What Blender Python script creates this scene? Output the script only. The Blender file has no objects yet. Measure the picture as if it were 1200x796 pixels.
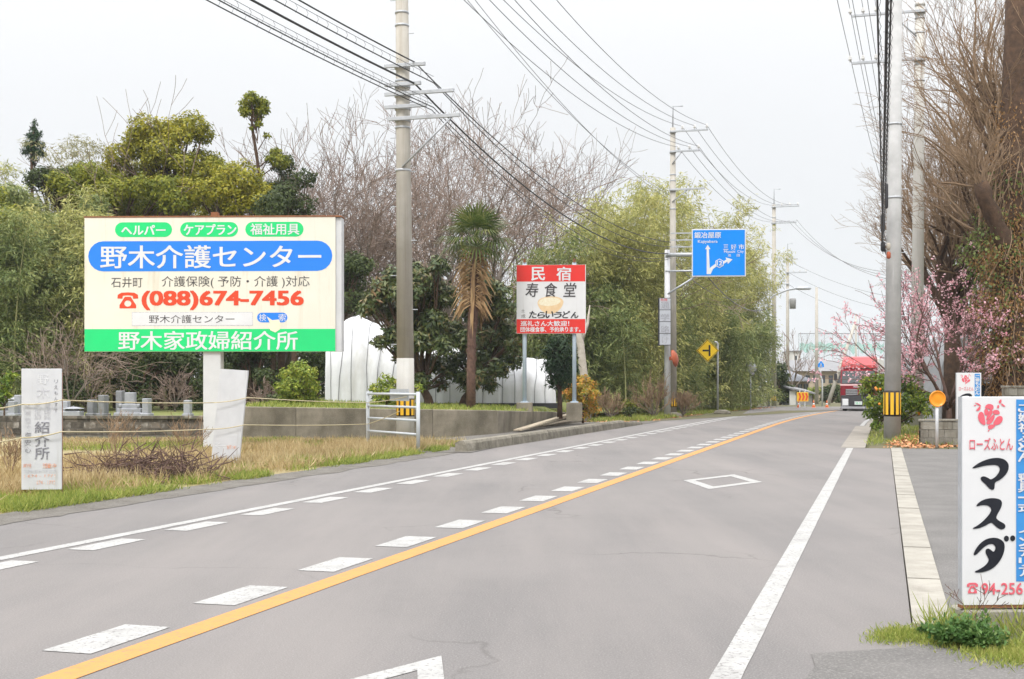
import bpy, math, random
import numpy as np
from mathutils import Vector, Matrix, noise as mnoise

# ------------------------------------------------------------------ camera
# eye 1.5 m above the road, looking level along +Y; the lens is shifted up
F, CX, HY, CH = 1500.0, 600.0, 453.0, 1.5
scene = bpy.context.scene
C = scene.collection
cam = bpy.data.cameras.new('camera')
cam.lens, cam.sensor_width = 45.0, 36.0
cam.shift_y = (HY - 398.0) / 1200.0
cam.clip_end = 20000
co = bpy.data.objects.new('camera', cam)
C.objects.link(co)
co.location = (0, 0, CH)
co.rotation_euler = (math.pi / 2, 0, 0)
scene.camera = co
# ------------------------------------------------------------------ world: bright overcast
SUN_EL, SUN_AZ = 52.0, 200.0       # degrees; azimuth clockwise from +Y (sun behind the camera, to the left)
world = bpy.data.worlds.new('World')
scene.world = world
world.use_nodes = True
wn = world.node_tree
wn.nodes.clear()
def wnode(t, **k):
    n = wn.nodes.new(t)
    for a, b in k.items():
        setattr(n, a, b)
    return n
w_out = wnode('ShaderNodeOutputWorld')
w_bg = wnode('ShaderNodeBackground')
w_bg.inputs['Strength'].default_value = 0.1
w_sky = wnode('ShaderNodeTexSky', sky_type='NISHITA', sun_disc=False)
w_sky.sun_elevation = math.radians(SUN_EL)
w_sky.sun_rotation = math.radians(SUN_AZ)
w_co = wnode('ShaderNodeTexCoord')
w_sep = wnode('ShaderNodeSeparateXYZ')
w_clamp = wnode('ShaderNodeMath', operation='MAXIMUM'); w_clamp.inputs[1].default_value = 0.0
w_pow = wnode('ShaderNodeMath', operation='POWER'); w_pow.inputs[1].default_value = 2.2
w_mul = wnode('ShaderNodeMath', operation='MULTIPLY_ADD')     # overcast sky: brighter towards the zenith
w_mul.inputs[1].default_value = 22.0
w_mul.inputs[2].default_value = 5.75
w_noi = wnode('ShaderNodeTexNoise'); w_noi.inputs['Scale'].default_value = 2.2; w_noi.inputs['Detail'].default_value = 5
w_map = wnode('ShaderNodeMapRange'); w_map.inputs['To Min'].default_value = 0.93; w_map.inputs['To Max'].default_value = 1.07
w_m2 = wnode('ShaderNodeMath', operation='MULTIPLY')
w_vec = wnode('ShaderNodeVectorMath', operation='SCALE'); w_vec.inputs[0].default_value = (1.0, 0.998, 1.0)
w_mix = wnode('ShaderNodeMix', data_type='RGBA'); w_mix.inputs[0].default_value = 0.93
L = wn.links.new
L(w_co.outputs['Generated'], w_sep.inputs[0]); L(w_sep.outputs['Z'], w_clamp.inputs[0]); L(w_clamp.outputs[0], w_pow.inputs[0])
L(w_pow.outputs[0], w_mul.inputs[0]); L(w_co.outputs['Generated'], w_noi.inputs['Vector'])
L(w_noi.outputs['Fac'], w_map.inputs['Value']); L(w_mul.outputs[0], w_m2.inputs[0]); L(w_map.outputs[0], w_m2.inputs[1])
L(w_m2.outputs[0], w_vec.inputs['Scale']); L(w_sky.outputs[0], w_mix.inputs[6]); L(w_vec.outputs[0], w_mix.inputs[7])
L(w_mix.outputs[2], w_bg.inputs['Color']); L(w_bg.outputs[0], w_out.inputs['Surface'])
# ------------------------------------------------------------------ sun behind thin cloud
sl = bpy.data.lights.new('sun', 'SUN')
sl.energy, sl.angle, sl.color = 1.5, math.radians(14), (1.0, 0.96, 0.9)
so = bpy.data.objects.new('sun', sl)
C.objects.link(so)
_e, _a = math.radians(SUN_EL), math.radians(SUN_AZ)
so.rotation_euler = Vector((math.sin(_a) * math.cos(_e), math.cos(_a) * math.cos(_e), math.sin(_e))).to_track_quat('Z', 'Y').to_euler()
so.location = (0, 0, 40)
# ------------------------------------------------------------------ exposure
scene.view_settings.view_transform = 'Standard'
scene.view_settings.look = 'None'
scene.view_settings.exposure = 0.6
scene.view_settings.gamma = 1.0
scene.view_settings.use_curve_mapping = False
scene.cycles.use_denoising = True
scene.cycles.max_bounces = 8
scene.cycles.transparent_max_bounces = 8

# ------------------------------------------------------------------ measuring helpers
def at(px, py, Y):
    return Vector(((px - CX) * Y / F, Y, CH + (HY - py) * Y / F))
def gp(px, py, z=0.0):
    return at(px, py, F * (CH - z) / (py - HY))
TH = math.atan(435.0 / F)                       # the road leaves to the right of the view axis
# road centre line: straight, then a slight and later a tighter bend to the right
T0 = -4.07
_ds = 0.5
_cl = []
_h = TH
_p = Vector((math.sin(TH) * -20 + math.cos(TH) * T0, math.cos(TH) * -20 - math.sin(TH) * T0))
for _i in range(360):
    _s = -20 + _i * _ds
    _cl.append((_p.copy(), _h))
    _k = 0 if _s < 50 else (1 / 380.0 if _s < 86 else 1 / 42.0 if _s < 150 else 0)
    _h += _k * _ds
    _p = _p + Vector((math.sin(_h), math.cos(_h))) * _ds
def rp(s, t, z=0.0):
    q = min(max((s + 20) / _ds, 0), len(_cl) - 1.001)
    i = int(q); f = q - i
    a, ha = _cl[i]; b, hb = _cl[i + 1]
    p = a.lerp(b, f); h = ha + (hb - ha) * f
    return Vector((p.x + math.cos(h) * (t - T0), p.y - math.sin(h) * (t - T0), z))

# ------------------------------------------------------------------ materials
MATS = {}
def _nn(nt, t, **k):
    n = nt.nodes.new(t)
    for a, b in k.items():
        setattr(n, a, b)
    return n
def _mixc(nt, fac, a, b, blend='MIX'):
    m = _nn(nt, 'ShaderNodeMix', data_type='RGBA', blend_type=blend)
    for i, v in ((0, fac), (6, a), (7, b)):
        if hasattr(v, 'links'):
            nt.links.new(v, m.inputs[i])
        else:
            m.inputs[i].default_value = v if i == 0 else (*v, 1.0) if len(v) == 3 else v
    return m.outputs[2]
def _ramp(nt, src, lo, hi):
    r = _nn(nt, 'ShaderNodeMapRange'); r.inputs['From Min'].default_value = lo; r.inputs['From Max'].default_value = hi
    nt.links.new(src, r.inputs['Value']); return r.outputs[0]
def _noise(nt, vec, scale, detail=5, rough=.6):
    n = _nn(nt, 'ShaderNodeTexNoise'); n.inputs['Scale'].default_value = scale; n.inputs['Detail'].default_value = detail
    n.inputs['Roughness'].default_value = rough
    nt.links.new(vec, n.inputs['Vector']); return n.outputs['Fac']
def mat(name, c, c2=None, scale=3.0, rough=.75, metal=0.0, bump=0.0, bscale=60.0, spec=.3, lo=.35, hi=.65,
        dirt=None, dscale=(2, 2, .35), dlo=.55, dhi=.75, damt=.6, fine=None, fscale=150., famt=.5, flo=.5, fhi=.7, vary=0.0, alpha=None):
    """colour c, patches of c2, streaky weathering 'dirt', fine grain 'fine', object-to-object variation 'vary'"""
    m = bpy.data.materials.new(name); m.use_nodes = True
    nt = m.node_tree; b = nt.nodes['Principled BSDF']
    tc = _nn(nt, 'ShaderNodeTexCoord'); vec = tc.outputs['Object']
    if vary:
        oi = _nn(nt, 'ShaderNodeObjectInfo')
        ad = _nn(nt, 'ShaderNodeVectorMath', operation='ADD')
        sc = _nn(nt, 'ShaderNodeVectorMath', operation='SCALE'); sc.inputs[0].default_value = (37, 91, 53)
        nt.links.new(oi.outputs['Random'], sc.inputs['Scale'])
        nt.links.new(vec, ad.inputs[0]); nt.links.new(sc.outputs[0], ad.inputs[1]); vec = ad.outputs[0]
    col = None
    if c2 is not None:
        col = _mixc(nt, _ramp(nt, _noise(nt, vec, scale), lo, hi), c, c2)
    else:
        rgb = _nn(nt, 'ShaderNodeRGB'); rgb.outputs[0].default_value = (*c, 1); col = rgb.outputs[0]
    if dirt is not None:
        mp = _nn(nt, 'ShaderNodeMapping'); mp.inputs['Scale'].default_value = dscale
        nt.links.new(vec, mp.inputs['Vector'])
        f = _ramp(nt, _noise(nt, mp.outputs[0], 1.0, 6, .65), dlo, dhi)
        mm = _nn(nt, 'ShaderNodeMath', operation='MULTIPLY'); mm.inputs[1].default_value = damt
        nt.links.new(f, mm.inputs[0]); col = _mixc(nt, mm.outputs[0], col, dirt)
    if fine is not None:
        f = _ramp(nt, _noise(nt, vec, fscale, 3), flo, fhi)
        mm = _nn(nt, 'ShaderNodeMath', operation='MULTIPLY'); mm.inputs[1].default_value = famt
        nt.links.new(f, mm.inputs[0]); col = _mixc(nt, mm.outputs[0], col, fine)
    if vary:
        mr = _nn(nt, 'ShaderNodeMapRange'); mr.inputs['To Min'].default_value = 1 - vary; mr.inputs['To Max'].default_value = 1 + vary
        nt.links.new(oi.outputs['Random'], mr.inputs['Value'])
        vs = _nn(nt, 'ShaderNodeVectorMath', operation='SCALE'); nt.links.new(col, vs.inputs[0]); nt.links.new(mr.outputs[0], vs.inputs['Scale'])
        col = vs.outputs[0]
    nt.links.new(col, b.inputs['Base Color'])
    b.inputs['Roughness'].default_value = rough; b.inputs['Metallic'].default_value = metal
    b.inputs['Specular IOR Level'].default_value = spec
    if alpha is not None: b.inputs['Alpha'].default_value = alpha
    if bump:
        bp = _nn(nt, 'ShaderNodeBump'); bp.inputs['Strength'].default_value = bump; bp.inputs['Distance'].default_value = .02
        nt.links.new(_noise(nt, vec, bscale, 4), bp.inputs['Height']); nt.links.new(bp.outputs[0], b.inputs['Normal'])
    MATS[name] = m
    return m
def leafmat(name, cols, trans=.3, rough=.5, nscale=.5, spec=.25):
    """leaves: every leaf its own shade, plus slow drift through the plant"""
    m = bpy.data.materials.new(name); m.use_nodes = True
    nt = m.node_tree; b = nt.nodes['Principled BSDF']; out = nt.nodes['Material Output']
    g = _nn(nt, 'ShaderNodeNewGeometry'); tc = _nn(nt, 'ShaderNodeTexCoord')
    nz = _ramp(nt, _noise(nt, tc.outputs['Object'], nscale, 3), .3, .7)
    mx = _nn(nt, 'ShaderNodeMath', operation='MULTIPLY_ADD'); mx.inputs[1].default_value = .6
    nt.links.new(g.outputs['Random Per Island'], mx.inputs[0])
    ms = _nn(nt, 'ShaderNodeMath', operation='MULTIPLY'); ms.inputs[1].default_value = .4
    nt.links.new(nz, ms.inputs[0]); nt.links.new(ms.outputs[0], mx.inputs[2])
    r = _nn(nt, 'ShaderNodeValToRGB'); nt.links.new(mx.outputs[0], r.inputs[0])
    el = r.color_ramp.elements
    while len(el) < len(cols): el.new(.5)
    for i, cc in enumerate(cols):
        el[i].position = .08 + .84 * i / (len(cols) - 1); el[i].color = (*cc, 1)
    nt.links.new(r.outputs[0], b.inputs['Base Color']); b.inputs['Roughness'].default_value = rough
    b.inputs['Specular IOR Level'].default_value = spec
    if trans:
        t = _nn(nt, 'ShaderNodeBsdfTranslucent'); nt.links.new(r.outputs[0], t.inputs['Color'])
        x = _nn(nt, 'ShaderNodeMixShader'); x.inputs[0].default_value = trans
        nt.links.new(b.outputs[0], x.inputs[1]); nt.links.new(t.outputs[0], x.inputs[2]); nt.links.new(x.outputs[0], out.inputs['Surface'])
    MATS[name] = m
    return m
def M(n): return MATS[n]

# ------------------------------------------------------------------ mesh helpers
class MB:
    def __init__(s): s.v, s.f = [], []
    def add(s, vs, fs):
        o = len(s.v); s.v += [tuple(p) for p in vs]; s.f += [tuple(o + i for i in f) for f in fs]; return s
    def box(s, x0, x1, y0, y1, z0, z1):
        return s.add([(x0,y0,z0),(x1,y0,z0),(x1,y1,z0),(x0,y1,z0),(x0,y0,z1),(x1,y0,z1),(x1,y1,z1),(x0,y1,z1)],
                     [(3,2,1,0),(4,5,6,7),(0,1,5,4),(1,2,6,5),(2,3,7,6),(3,0,4,7)])
    def bbox(s, x0, x1, y0, y1, z0, z1, b=.01):
        """box with chamfered vertical and front edges"""
        r = [(x0+b,y0),(x1-b,y0),(x1,y0+b),(x1,y1-b),(x1-b,y1),(x0+b,y1),(x0,y1-b),(x0,y0+b)]
        q = [(x0+b,y0+b),(x1-b,y0+b),(x1-b,y0+b),(x1-b,y1-b),(x1-b,y1-b),(x0+b,y1-b),(x0+b,y1-b),(x0+b,y0+b)]
        vs = [(x,y,z0) for x,y in r] + [(x,y,z1-b) for x,y in r] + [(x,y,z1) for x,y in q]
        fs = [tuple(range(7,-1,-1))] + [(i,(i+1)%8,8+(i+1)%8,8+i) for i in range(8)] + [(8+i,8+(i+1)%8,16+(i+1)%8,16+i) for i in range(8)] + [tuple(range(16,24))]
        return s.add(vs, fs)
    def tube(s, pts, rad, n=6, cap=True):
        pts = [Vector(p) for p in pts]
        if not hasattr(rad, '__len__'): rad = [rad] * len(pts)
        vs, fs = [], []
        prev = None
        for i, p in enumerate(pts):
            d = (pts[min(i+1,len(pts)-1)] - pts[max(i-1,0)])
            if d.length < 1e-9: d = Vector((0,0,1))
            d.normalize()
            if prev is None:
                a = d.cross(Vector((0,0,1)) if abs(d.z) < .95 else Vector((1,0,0))).normalized()
            else:
                a = (prev - d * prev.dot(d)).normalized()
            prev = a; b = d.cross(a)
            for k in range(n):
                w = 2*math.pi*k/n
                vs.append(p + (a*math.cos(w) + b*math.sin(w))*rad[i])
        for i in range(len(pts)-1):
            for k in range(n):
                fs.append((i*n+k, i*n+(k+1)%n, (i+1)*n+(k+1)%n, (i+1)*n+k))
        if cap:
            fs.append(tuple(range(n-1,-1,-1))); fs.append(tuple((len(pts)-1)*n+k for k in range(n)))
        return s.add(vs, fs)
    def lathe(s, prof, n=12, c=(0,0,0)):
        vs, fs = [], []
        for r, z in prof:
            for k in range(n):
                w = 2*math.pi*k/n; vs.append((c[0]+r*math.cos(w), c[1]+r*math.sin(w), c[2]+z))
        for i in range(len(prof)-1):
            for k in range(n): fs.append((i*n+k, i*n+(k+1)%n, (i+1)*n+(k+1)%n, (i+1)*n+k))
        fs.append(tuple(range(n-1,-1,-1))); fs.append(tuple((len(prof)-1)*n+k for k in range(n)))
        return s.add(vs, fs)
    def prism_xz(s, poly, y0, y1):
        """polygon in the xz plane, y0 its front (towards -y), y1 its back"""
        n = len(poly); a = sum(poly[i][0]*poly[(i+1)%n][1]-poly[(i+1)%n][0]*poly[i][1] for i in range(n))
        if a < 0: poly = poly[::-1]
        return s.add([(x,y0,z) for x,z in poly] + [(x,y1,z) for x,z in poly],
                     [tuple(range(n)), tuple(range(2*n-1,n-1,-1))] + [(i+n, (i+1)%n+n, (i+1)%n, i) for i in range(n)])
    def prism_xy(s, poly, z0, z1):
        n = len(poly); a = sum(poly[i][0]*poly[(i+1)%n][1]-poly[(i+1)%n][0]*poly[i][1] for i in range(n))
        if a < 0: poly = poly[::-1]
        return s.add([(p[0],p[1],z0) for p in poly] + [(p[0],p[1],z1) for p in poly],
                     [tuple(range(n-1,-1,-1)), tuple(range(n,2*n))] + [(i, (i+1)%n, (i+1)%n+n, i+n) for i in range(n)])
    def build(s, name, m, parent=None, smooth=False):
        me = bpy.data.meshes.new(name); me.from_pydata(s.v, [], s.f); me.update()
        return link(name, me, m, parent, smooth)
def link(name, me, m, parent=None, smooth=False):
    if m is not None: me.materials.append(M(m) if isinstance(m, str) else m)
    if smooth: me.polygons.foreach_set('use_smooth', [True]*len(me.polygons))
    o = bpy.data.objects.new(name, me); C.objects.link(o)
    if parent is not None: o.parent = parent
    return o
def tag(o, label, cat=None, group=None, kind=None):
    o['label'] = label
    if cat: o['category'] = cat
    if group: o['group'] = group
    if kind: o['kind'] = kind
    return o
def thing(name, label, cat, loc=(0,0,0), rz=0.0, group=None):
    o = bpy.data.objects.new(name, None); C.objects.link(o)
    o.empty_display_size = .2; o.location = loc; o.rotation_euler = (0,0,rz)
    return tag(o, label, cat, group)
def struct(name, mb, m, label=None, smooth=False, parent=None):
    o = mb.build(name, m, parent, smooth); o['kind'] = 'structure'
    if label: o['label'] = label
    return o
def quads(name, V4, m, parent=None):
    """V4: (n,4,3) array of leaf quads as one mesh"""
    n = len(V4); me = bpy.data.meshes.new(name)
    me.vertices.add(n*4); me.vertices.foreach_set('co', np.ascontiguousarray(V4, dtype=np.float32).ravel())
    me.loops.add(n*4); me.loops.foreach_set('vertex_index', np.arange(n*4, dtype=np.int32))
    me.polygons.add(n); me.polygons.foreach_set('loop_start', np.arange(0, n*4, 4, dtype=np.int32))
    me.update(calc_edges=True); me.validate()
    return link(name, me, m, parent)
def unit(a): return a / np.maximum(np.linalg.norm(a, axis=1, keepdims=True), 1e-9)
def leaves(P, T, N, ln, wd, rng, vary=.35):
    """rhombic leaves at P along T facing N"""
    T = unit(T); B = unit(np.cross(N, T)); k = len(P)
    l = (ln * (1 + vary*(rng.random(k)*2-1)))[:,None]; w = (wd * (1 + vary*(rng.random(k)*2-1)))[:,None]
    Nn = np.cross(T, B)
    mid = P + T*l*.45 + Nn*l*.06
    return np.stack([P, mid - B*w*.5, P + T*l, mid + B*w*.5], 1)
def rdir(n, rng):
    return unit(rng.normal(size=(n,3)))

# ------------------------------------------------------------------ lettering (flat print on signs)
_tc = bpy.data.curves.new('lettering_source', 'FONT')
_to = bpy.data.objects.new('lettering_source', _tc); C.objects.link(_to)
def glyphs(body, bold=0.0, shear=0.0):
    _tc.body = body; _tc.offset = bold; _tc.shear = shear; _tc.resolution_u = 3
    bpy.context.view_layer.update()
    return bpy.data.meshes.new_from_object(_to.evaluated_get(bpy.context.evaluated_depsgraph_get()))
def text(body, box, m, parent, y=-.004, bold=0.0, shear=0.0, name='lettering'):
    """fit the written line into box = (x0, x1, z_bottom, z_top) of its sign's own plane; bold strokes are thickened by shifted layers"""
    me = glyphs(body, 0.0, shear)
    n = len(me.vertices); a = np.empty(n*3, np.float32); me.vertices.foreach_get('co', a); a = a.reshape(-1,3)
    lo, hi = a.min(0), a.max(0); x0, x1, z0, z1 = box
    sx = (x1-x0)/max(hi[0]-lo[0],1e-6); sz = (z1-z0)/max(hi[1]-lo[1],1e-6)
    if hi[1]-lo[1] < .15*(hi[0]-lo[0]) and len(body) == 1: sz = sx      # a single bar keeps its proportions
    X = x0+(a[:,0]-lo[0])*sx; Z = (z0+z1)/2+(a[:,1]-(lo[1]+hi[1])/2)*sz
    if not bold:
        me.vertices.foreach_set('co', np.stack([X, np.full(n, y), Z], 1).astype(np.float32).ravel()); me.update(); me.materials.clear()
        return link(name, me, m, parent)
    fs = [tuple(p.vertices) for p in me.polygons]; mb = MB(); b = bold*1.1
    for k, (dx, dz) in enumerate(((0,0),(b,b*.6),(-b,-b*.6),(b,-b*.6),(-b,b*.6))):
        mb.add([(x+dx*sx, y-.0006*k, zz+dz*sz) for x, zz in zip(X, Z)], fs)
    return mb.build(name, m, parent)
def chaikin(p, k=2):
    for _ in range(k):
        q = []
        for i in range(len(p)):
            a, b = p[i], p[(i+1)%len(p)]
            q += [(a[0]*.75+b[0]*.25, a[1]*.75+b[1]*.25), (a[0]*.25+b[0]*.75, a[1]*.25+b[1]*.75)]
        p = q
    return p
def flat(polys, m, parent, name='emblem', y=-.004):
    """flat printed shapes, each outline filled"""
    import mathutils.geometry as G
    vs, fs = [], []
    for p in polys:
        o = len(vs); vs += [(x, y, z) for x, z in p]
        tri = G.tessellate_polygon([[Vector((x, z, 0)) for x, z in p]])
        for t in tri:
            a, b, c = (p[i] for i in t)
            if (b[0]-a[0])*(c[1]-a[1])-(c[0]-a[0])*(b[1]-a[1]) < 0: t = (t[0], t[2], t[1])
            fs.append(tuple(o+i for i in t))
    me = bpy.data.meshes.new(name); me.from_pydata(vs, [], fs); me.update()
    return link(name, me, m, parent)
def pill(x0, x1, z0, z1, n=10):
    r = (z1-z0)/2; zc = (z0+z1)/2
    return [(x1-r+r*math.cos(a), zc+r*math.sin(a)) for a in [(-.5+i/n)*math.pi for i in range(n+1)]] + \
           [(x0+r+r*math.cos(a), zc+r*math.sin(a)) for a in [(.5+i/n)*math.pi for i in range(n+1)]]
def rect(x0, x1, z0, z1): return [(x0,z0),(x1,z0),(x1,z1),(x0,z1)]
def phone(x0, x1, z0, z1):
    """old desk telephone: handset over a trapezoid body, dial left open"""
    X = lambda u: x0+(x1-x0)*u
    Z = lambda u: z0+(z1-z0)*u
    hand = [(0,.62),(.02,.85),(.2,.98),(.5,1.0),(.8,.98),(.98,.85),(1,.62),(.76,.6),(.74,.78),(.5,.82),(.26,.78),(.24,.6)]
    ring = [(.5+.17*math.cos(a), .3+.2*math.sin(a)) for a in [math.pi/2-i*math.pi/6 for i in range(13)]]
    body = [(.5,.72),(.36,.72),(.3,.6),(.1,.2),(.1,0),(.9,0),(.9,.2),(.7,.6),(.64,.72),(.5,.72)] + ring
    return [[(X(a),Z(b)) for a,b in hand], [(X(a),Z(b)) for a,b in body]]
# ================================================================== materials
mat('earth', (.13,.11,.07), (.1,.11,.045), scale=.8, rough=.95, fine=(.2,.16,.1), fscale=9, famt=.5, bump=.5, bscale=20)
mat('straw_ground', (.36,.29,.16), (.22,.2,.09), scale=.6, rough=.95, fine=(.48,.4,.24), fscale=14, famt=.5, bump=.6, bscale=25)
mat('lawn_ground', (.13,.17,.045), (.2,.19,.07), scale=1.1, rough=.95, fine=(.07,.1,.02), fscale=16, famt=.5, bump=.6, bscale=25)
def road_mat():
    m = mat('asphalt', (.178,.167,.164), (.14,.133,.132), scale=.2, rough=.88, spec=.25, fine=(.27,.258,.25), fscale=85, famt=.75, flo=.48, fhi=.7,
            bump=.35, bscale=90, dirt=(.245,.222,.212), dscale=(.55,.06,1), dlo=.42, dhi=.68, damt=.65)
    # worn wheel paths run along the lanes: a lighter band 0.8 m either side of each lane's middle
    nt = m.node_tree; b = nt.nodes['Principled BSDF']; src = b.inputs['Base Color'].links[0].from_socket
    tc = _nn(nt, 'ShaderNodeTexCoord')
    dp = _nn(nt, 'ShaderNodeVectorMath', operation='DOT_PRODUCT'); dp.inputs[1].default_value = (math.cos(TH), -math.sin(TH), 0)
    nt.links.new(tc.outputs['Object'], dp.inputs[0])
    w = _nn(nt, 'ShaderNodeMath', operation='MULTIPLY_ADD'); w.inputs[1].default_value = 2*math.pi/1.65; w.inputs[2].default_value = 2*math.pi/1.65*(4.07)+math.pi
    nt.links.new(dp.outputs['Value'], w.inputs[0])
    cs = _nn(nt, 'ShaderNodeMath', operation='COSINE'); nt.links.new(w.outputs[0], cs.inputs[0])
    n1 = _noise(nt, tc.outputs['Object'], 6, 4)
    f = _nn(nt, 'ShaderNodeMath', operation='MULTIPLY'); nt.links.new(_ramp(nt, cs.outputs[0], -1, 1), f.inputs[0]); nt.links.new(n1, f.inputs[1])
    f2 = _nn(nt, 'ShaderNodeMath', operation='MULTIPLY'); f2.inputs[1].default_value = .45; nt.links.new(f.outputs[0], f2.inputs[0])
    c = _mixc(nt, f2.outputs[0], src, (.215,.2,.192))
    # hairline cracks
    vo = _nn(nt, 'ShaderNodeTexVoronoi', feature='DISTANCE_TO_EDGE'); vo.inputs['Scale'].default_value = .33
    ds = _nn(nt, 'ShaderNodeVectorMath', operation='ADD'); nz = _nn(nt, 'ShaderNodeTexNoise'); nz.inputs['Scale'].default_value = 1.2; nz.inputs['Detail'].default_value = 6
    nt.links.new(tc.outputs['Object'], nz.inputs['Vector']); nt.links.new(tc.outputs['Object'], ds.inputs[0]); nt.links.new(nz.outputs['Color'], ds.inputs[1])
    nt.links.new(ds.outputs[0], vo.inputs['Vector'])
    cr = _nn(nt, 'ShaderNodeMapRange'); cr.inputs['From Min'].default_value = .0; cr.inputs['From Max'].default_value = .009; cr.inputs['To Min'].default_value = .55; cr.inputs['To Max'].default_value = 0
    nt.links.new(vo.outputs['Distance'], cr.inputs['Value'])
    g = _nn(nt, 'ShaderNodeMath', operation='MULTIPLY'); nt.links.new(cr.outputs[0], g.inputs[0]); nt.links.new(_ramp(nt, _noise(nt, tc.outputs['Object'], .25, 2), .5, .62), g.inputs[1])
    nt.links.new(_mixc(nt, g.outputs[0], c, (.07,.066,.06)), b.inputs['Base Color'])
road_mat()
mat('lot_asphalt', (.165,.158,.152), (.125,.12,.116), scale=1.3, rough=.92, fine=(.29,.277,.265), fscale=75, famt=.6, flo=.5, fhi=.68, bump=.6, bscale=60)
mat('rough_shoulder', (.165,.155,.14), (.11,.1,.088), scale=2.2, rough=.95, fine=(.29,.27,.24), fscale=50, famt=.7, flo=.52, fhi=.68, bump=.8, bscale=50)
mat('white_paint', (.4,.397,.388), (.31,.307,.3), scale=4, rough=.75, lo=.45, hi=.75, fine=(.19,.182,.178), fscale=34, famt=.9, flo=.56, fhi=.64, dirt=(.23,.222,.216), dscale=(2.2,2.2,2.2), dlo=.56, dhi=.7, damt=.7, bump=.3, bscale=70)
mat('yellow_paint', (.52,.25,.075), (.44,.22,.076), scale=9, rough=.7, lo=.5, hi=.75, fine=(.22,.18,.14), fscale=34, famt=.85, flo=.57, fhi=.67, dirt=(.28,.17,.09), dscale=(2,2,2), dlo=.55, dhi=.7, damt=.6)
mat('kerb_concrete', (.36,.34,.3), (.27,.253,.222), scale=3, rough=.9, fine=(.36,.335,.29), fscale=45, famt=.45, dirt=(.15,.135,.11), dscale=(2,2,2), dlo=.55, dhi=.72, damt=.5, bump=.4, bscale=50, vary=.06)
mat('gutter_concrete', (.3,.275,.24), (.23,.21,.185), scale=2, rough=.9, fine=(.36,.34,.3), fscale=40, famt=.4)
mat('old_concrete', (.27,.24,.19), (.18,.158,.12), scale=2.2, rough=.92, dirt=(.09,.08,.058), dscale=(1.0,1.0,.55), dlo=.46, dhi=.68, damt=.75, fine=(.33,.3,.25), fscale=40, famt=.35, bump=.5, bscale=30)
mat('mossy_kerb', (.24,.22,.18), (.13,.118,.09), scale=3.5, rough=.95, fine=(.34,.315,.27), fscale=30, famt=.5, bump=.8, bscale=24, vary=.1)
mat('dark_block', (.15,.13,.105), (.36,.33,.29), scale=2.6, rough=.95, lo=.55, hi=.68, dirt=(.05,.045,.035), dscale=(3,3,1), dlo=.45, dhi=.65, damt=.75, bump=.6, bscale=30, vary=.25)
mat('grey_block', (.29,.275,.24), (.2,.185,.155), scale=4, rough=.95, dirt=(.1,.085,.06), dscale=(5,5,.8), dlo=.48, dhi=.66, damt=.7, bump=.6, bscale=30, vary=.12)
mat('mortar', (.24,.225,.195), (.16,.15,.125), scale=5, rough=.95)
mat('pole_concrete', (.5,.475,.43), (.41,.385,.34), scale=1.2, rough=.85, dirt=(.3,.26,.21), dscale=(7,7,.18), dlo=.5, dhi=.7, damt=.55, bump=.15, bscale=60)
mat('pole_concrete_pale', (.56,.55,.52), (.5,.49,.46), scale=1.5, rough=.85, dirt=(.36,.33,.29), dscale=(7,7,.2), dlo=.55, dhi=.72, damt=.5)
mat('pole_concrete_grey', (.5,.5,.5), (.4,.4,.4), scale=2, rough=.85, dirt=(.68,.68,.68), dscale=(9,9,.35), dlo=.6, dhi=.68, damt=.55)
mat('galvanised', (.5,.52,.55), (.42,.44,.47), scale=9, rough=.5, metal=.35, spec=.5)
mat('grey_paint_metal', (.52,.55,.58), (.46,.49,.52), scale=3, rough=.5, spec=.4)
mat('pale_blue_post', (.46,.54,.62), (.4,.48,.56), scale=3, rough=.5, spec=.4)
mat('white_metal', (.62,.63,.65), (.55,.56,.58), scale=1.5, rough=.5, dirt=(.4,.34,.26), dscale=(5,5,.4), dlo=.56, dhi=.72, damt=.5)
mat('sign_cream', (.76,.74,.66), (.72,.695,.61), scale=.9, rough=.45, dirt=(.5,.42,.29), dscale=(4,4,.4), dlo=.54, dhi=.76, damt=.5)
mat('sign_white', (.72,.725,.74), (.66,.665,.68), scale=1.2, rough=.45, dirt=(.42,.39,.34), dscale=(9,9,.5), dlo=.57, dhi=.76, damt=.45)
mat('faded_board', (.62,.63,.66), (.55,.56,.59), scale=2.5, rough=.6, dirt=(.36,.33,.29), dscale=(8,8,1.0), dlo=.56, dhi=.74, damt=.45)
mat('print_green', (.015,.66,.2), (.02,.6,.19), scale=1, rough=.5)
mat('print_blue', (.02,.21,.8), (.025,.22,.75), scale=1, rough=.5)
mat('print_cyan_blue', (.05,.28,.66), (.05,.25,.6), scale=2, rough=.5)
mat('print_red', (.72,.035,.03), (.66,.04,.03), scale=2, rough=.5)
mat('print_red_orange', (.72,.07,.025), (.66,.07,.03), scale=2, rough=.5)
mat('print_white', (.72,.73,.76), (.66,.67,.7), scale=3, rough=.5)
mat('print_dark', (.06,.055,.06), (.08,.075,.08), scale=3, rough=.5)
mat('print_black', (.012,.013,.02), (.02,.022,.03), scale=3, rough=.4)
mat('print_cream', (.82,.76,.6), (.78,.72,.56), scale=3, rough=.5)
mat('print_pink', (.75,.13,.17), (.7,.14,.18), scale=5, rough=.5)
mat('print_faint', (.66,.67,.7), (.72,.73,.76), scale=14, rough=.6)
mat('print_pale_grey', (.5,.5,.54), (.68,.69,.72), scale=26, rough=.6, lo=.45, hi=.6)
mat('print_grey', (.2,.2,.23), (.42,.42,.45), scale=22, rough=.6, lo=.5, hi=.65)
mat('print_rust', (.75,.34,.22), (.8,.66,.6), scale=30, rough=.6, lo=.45, hi=.6)
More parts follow.
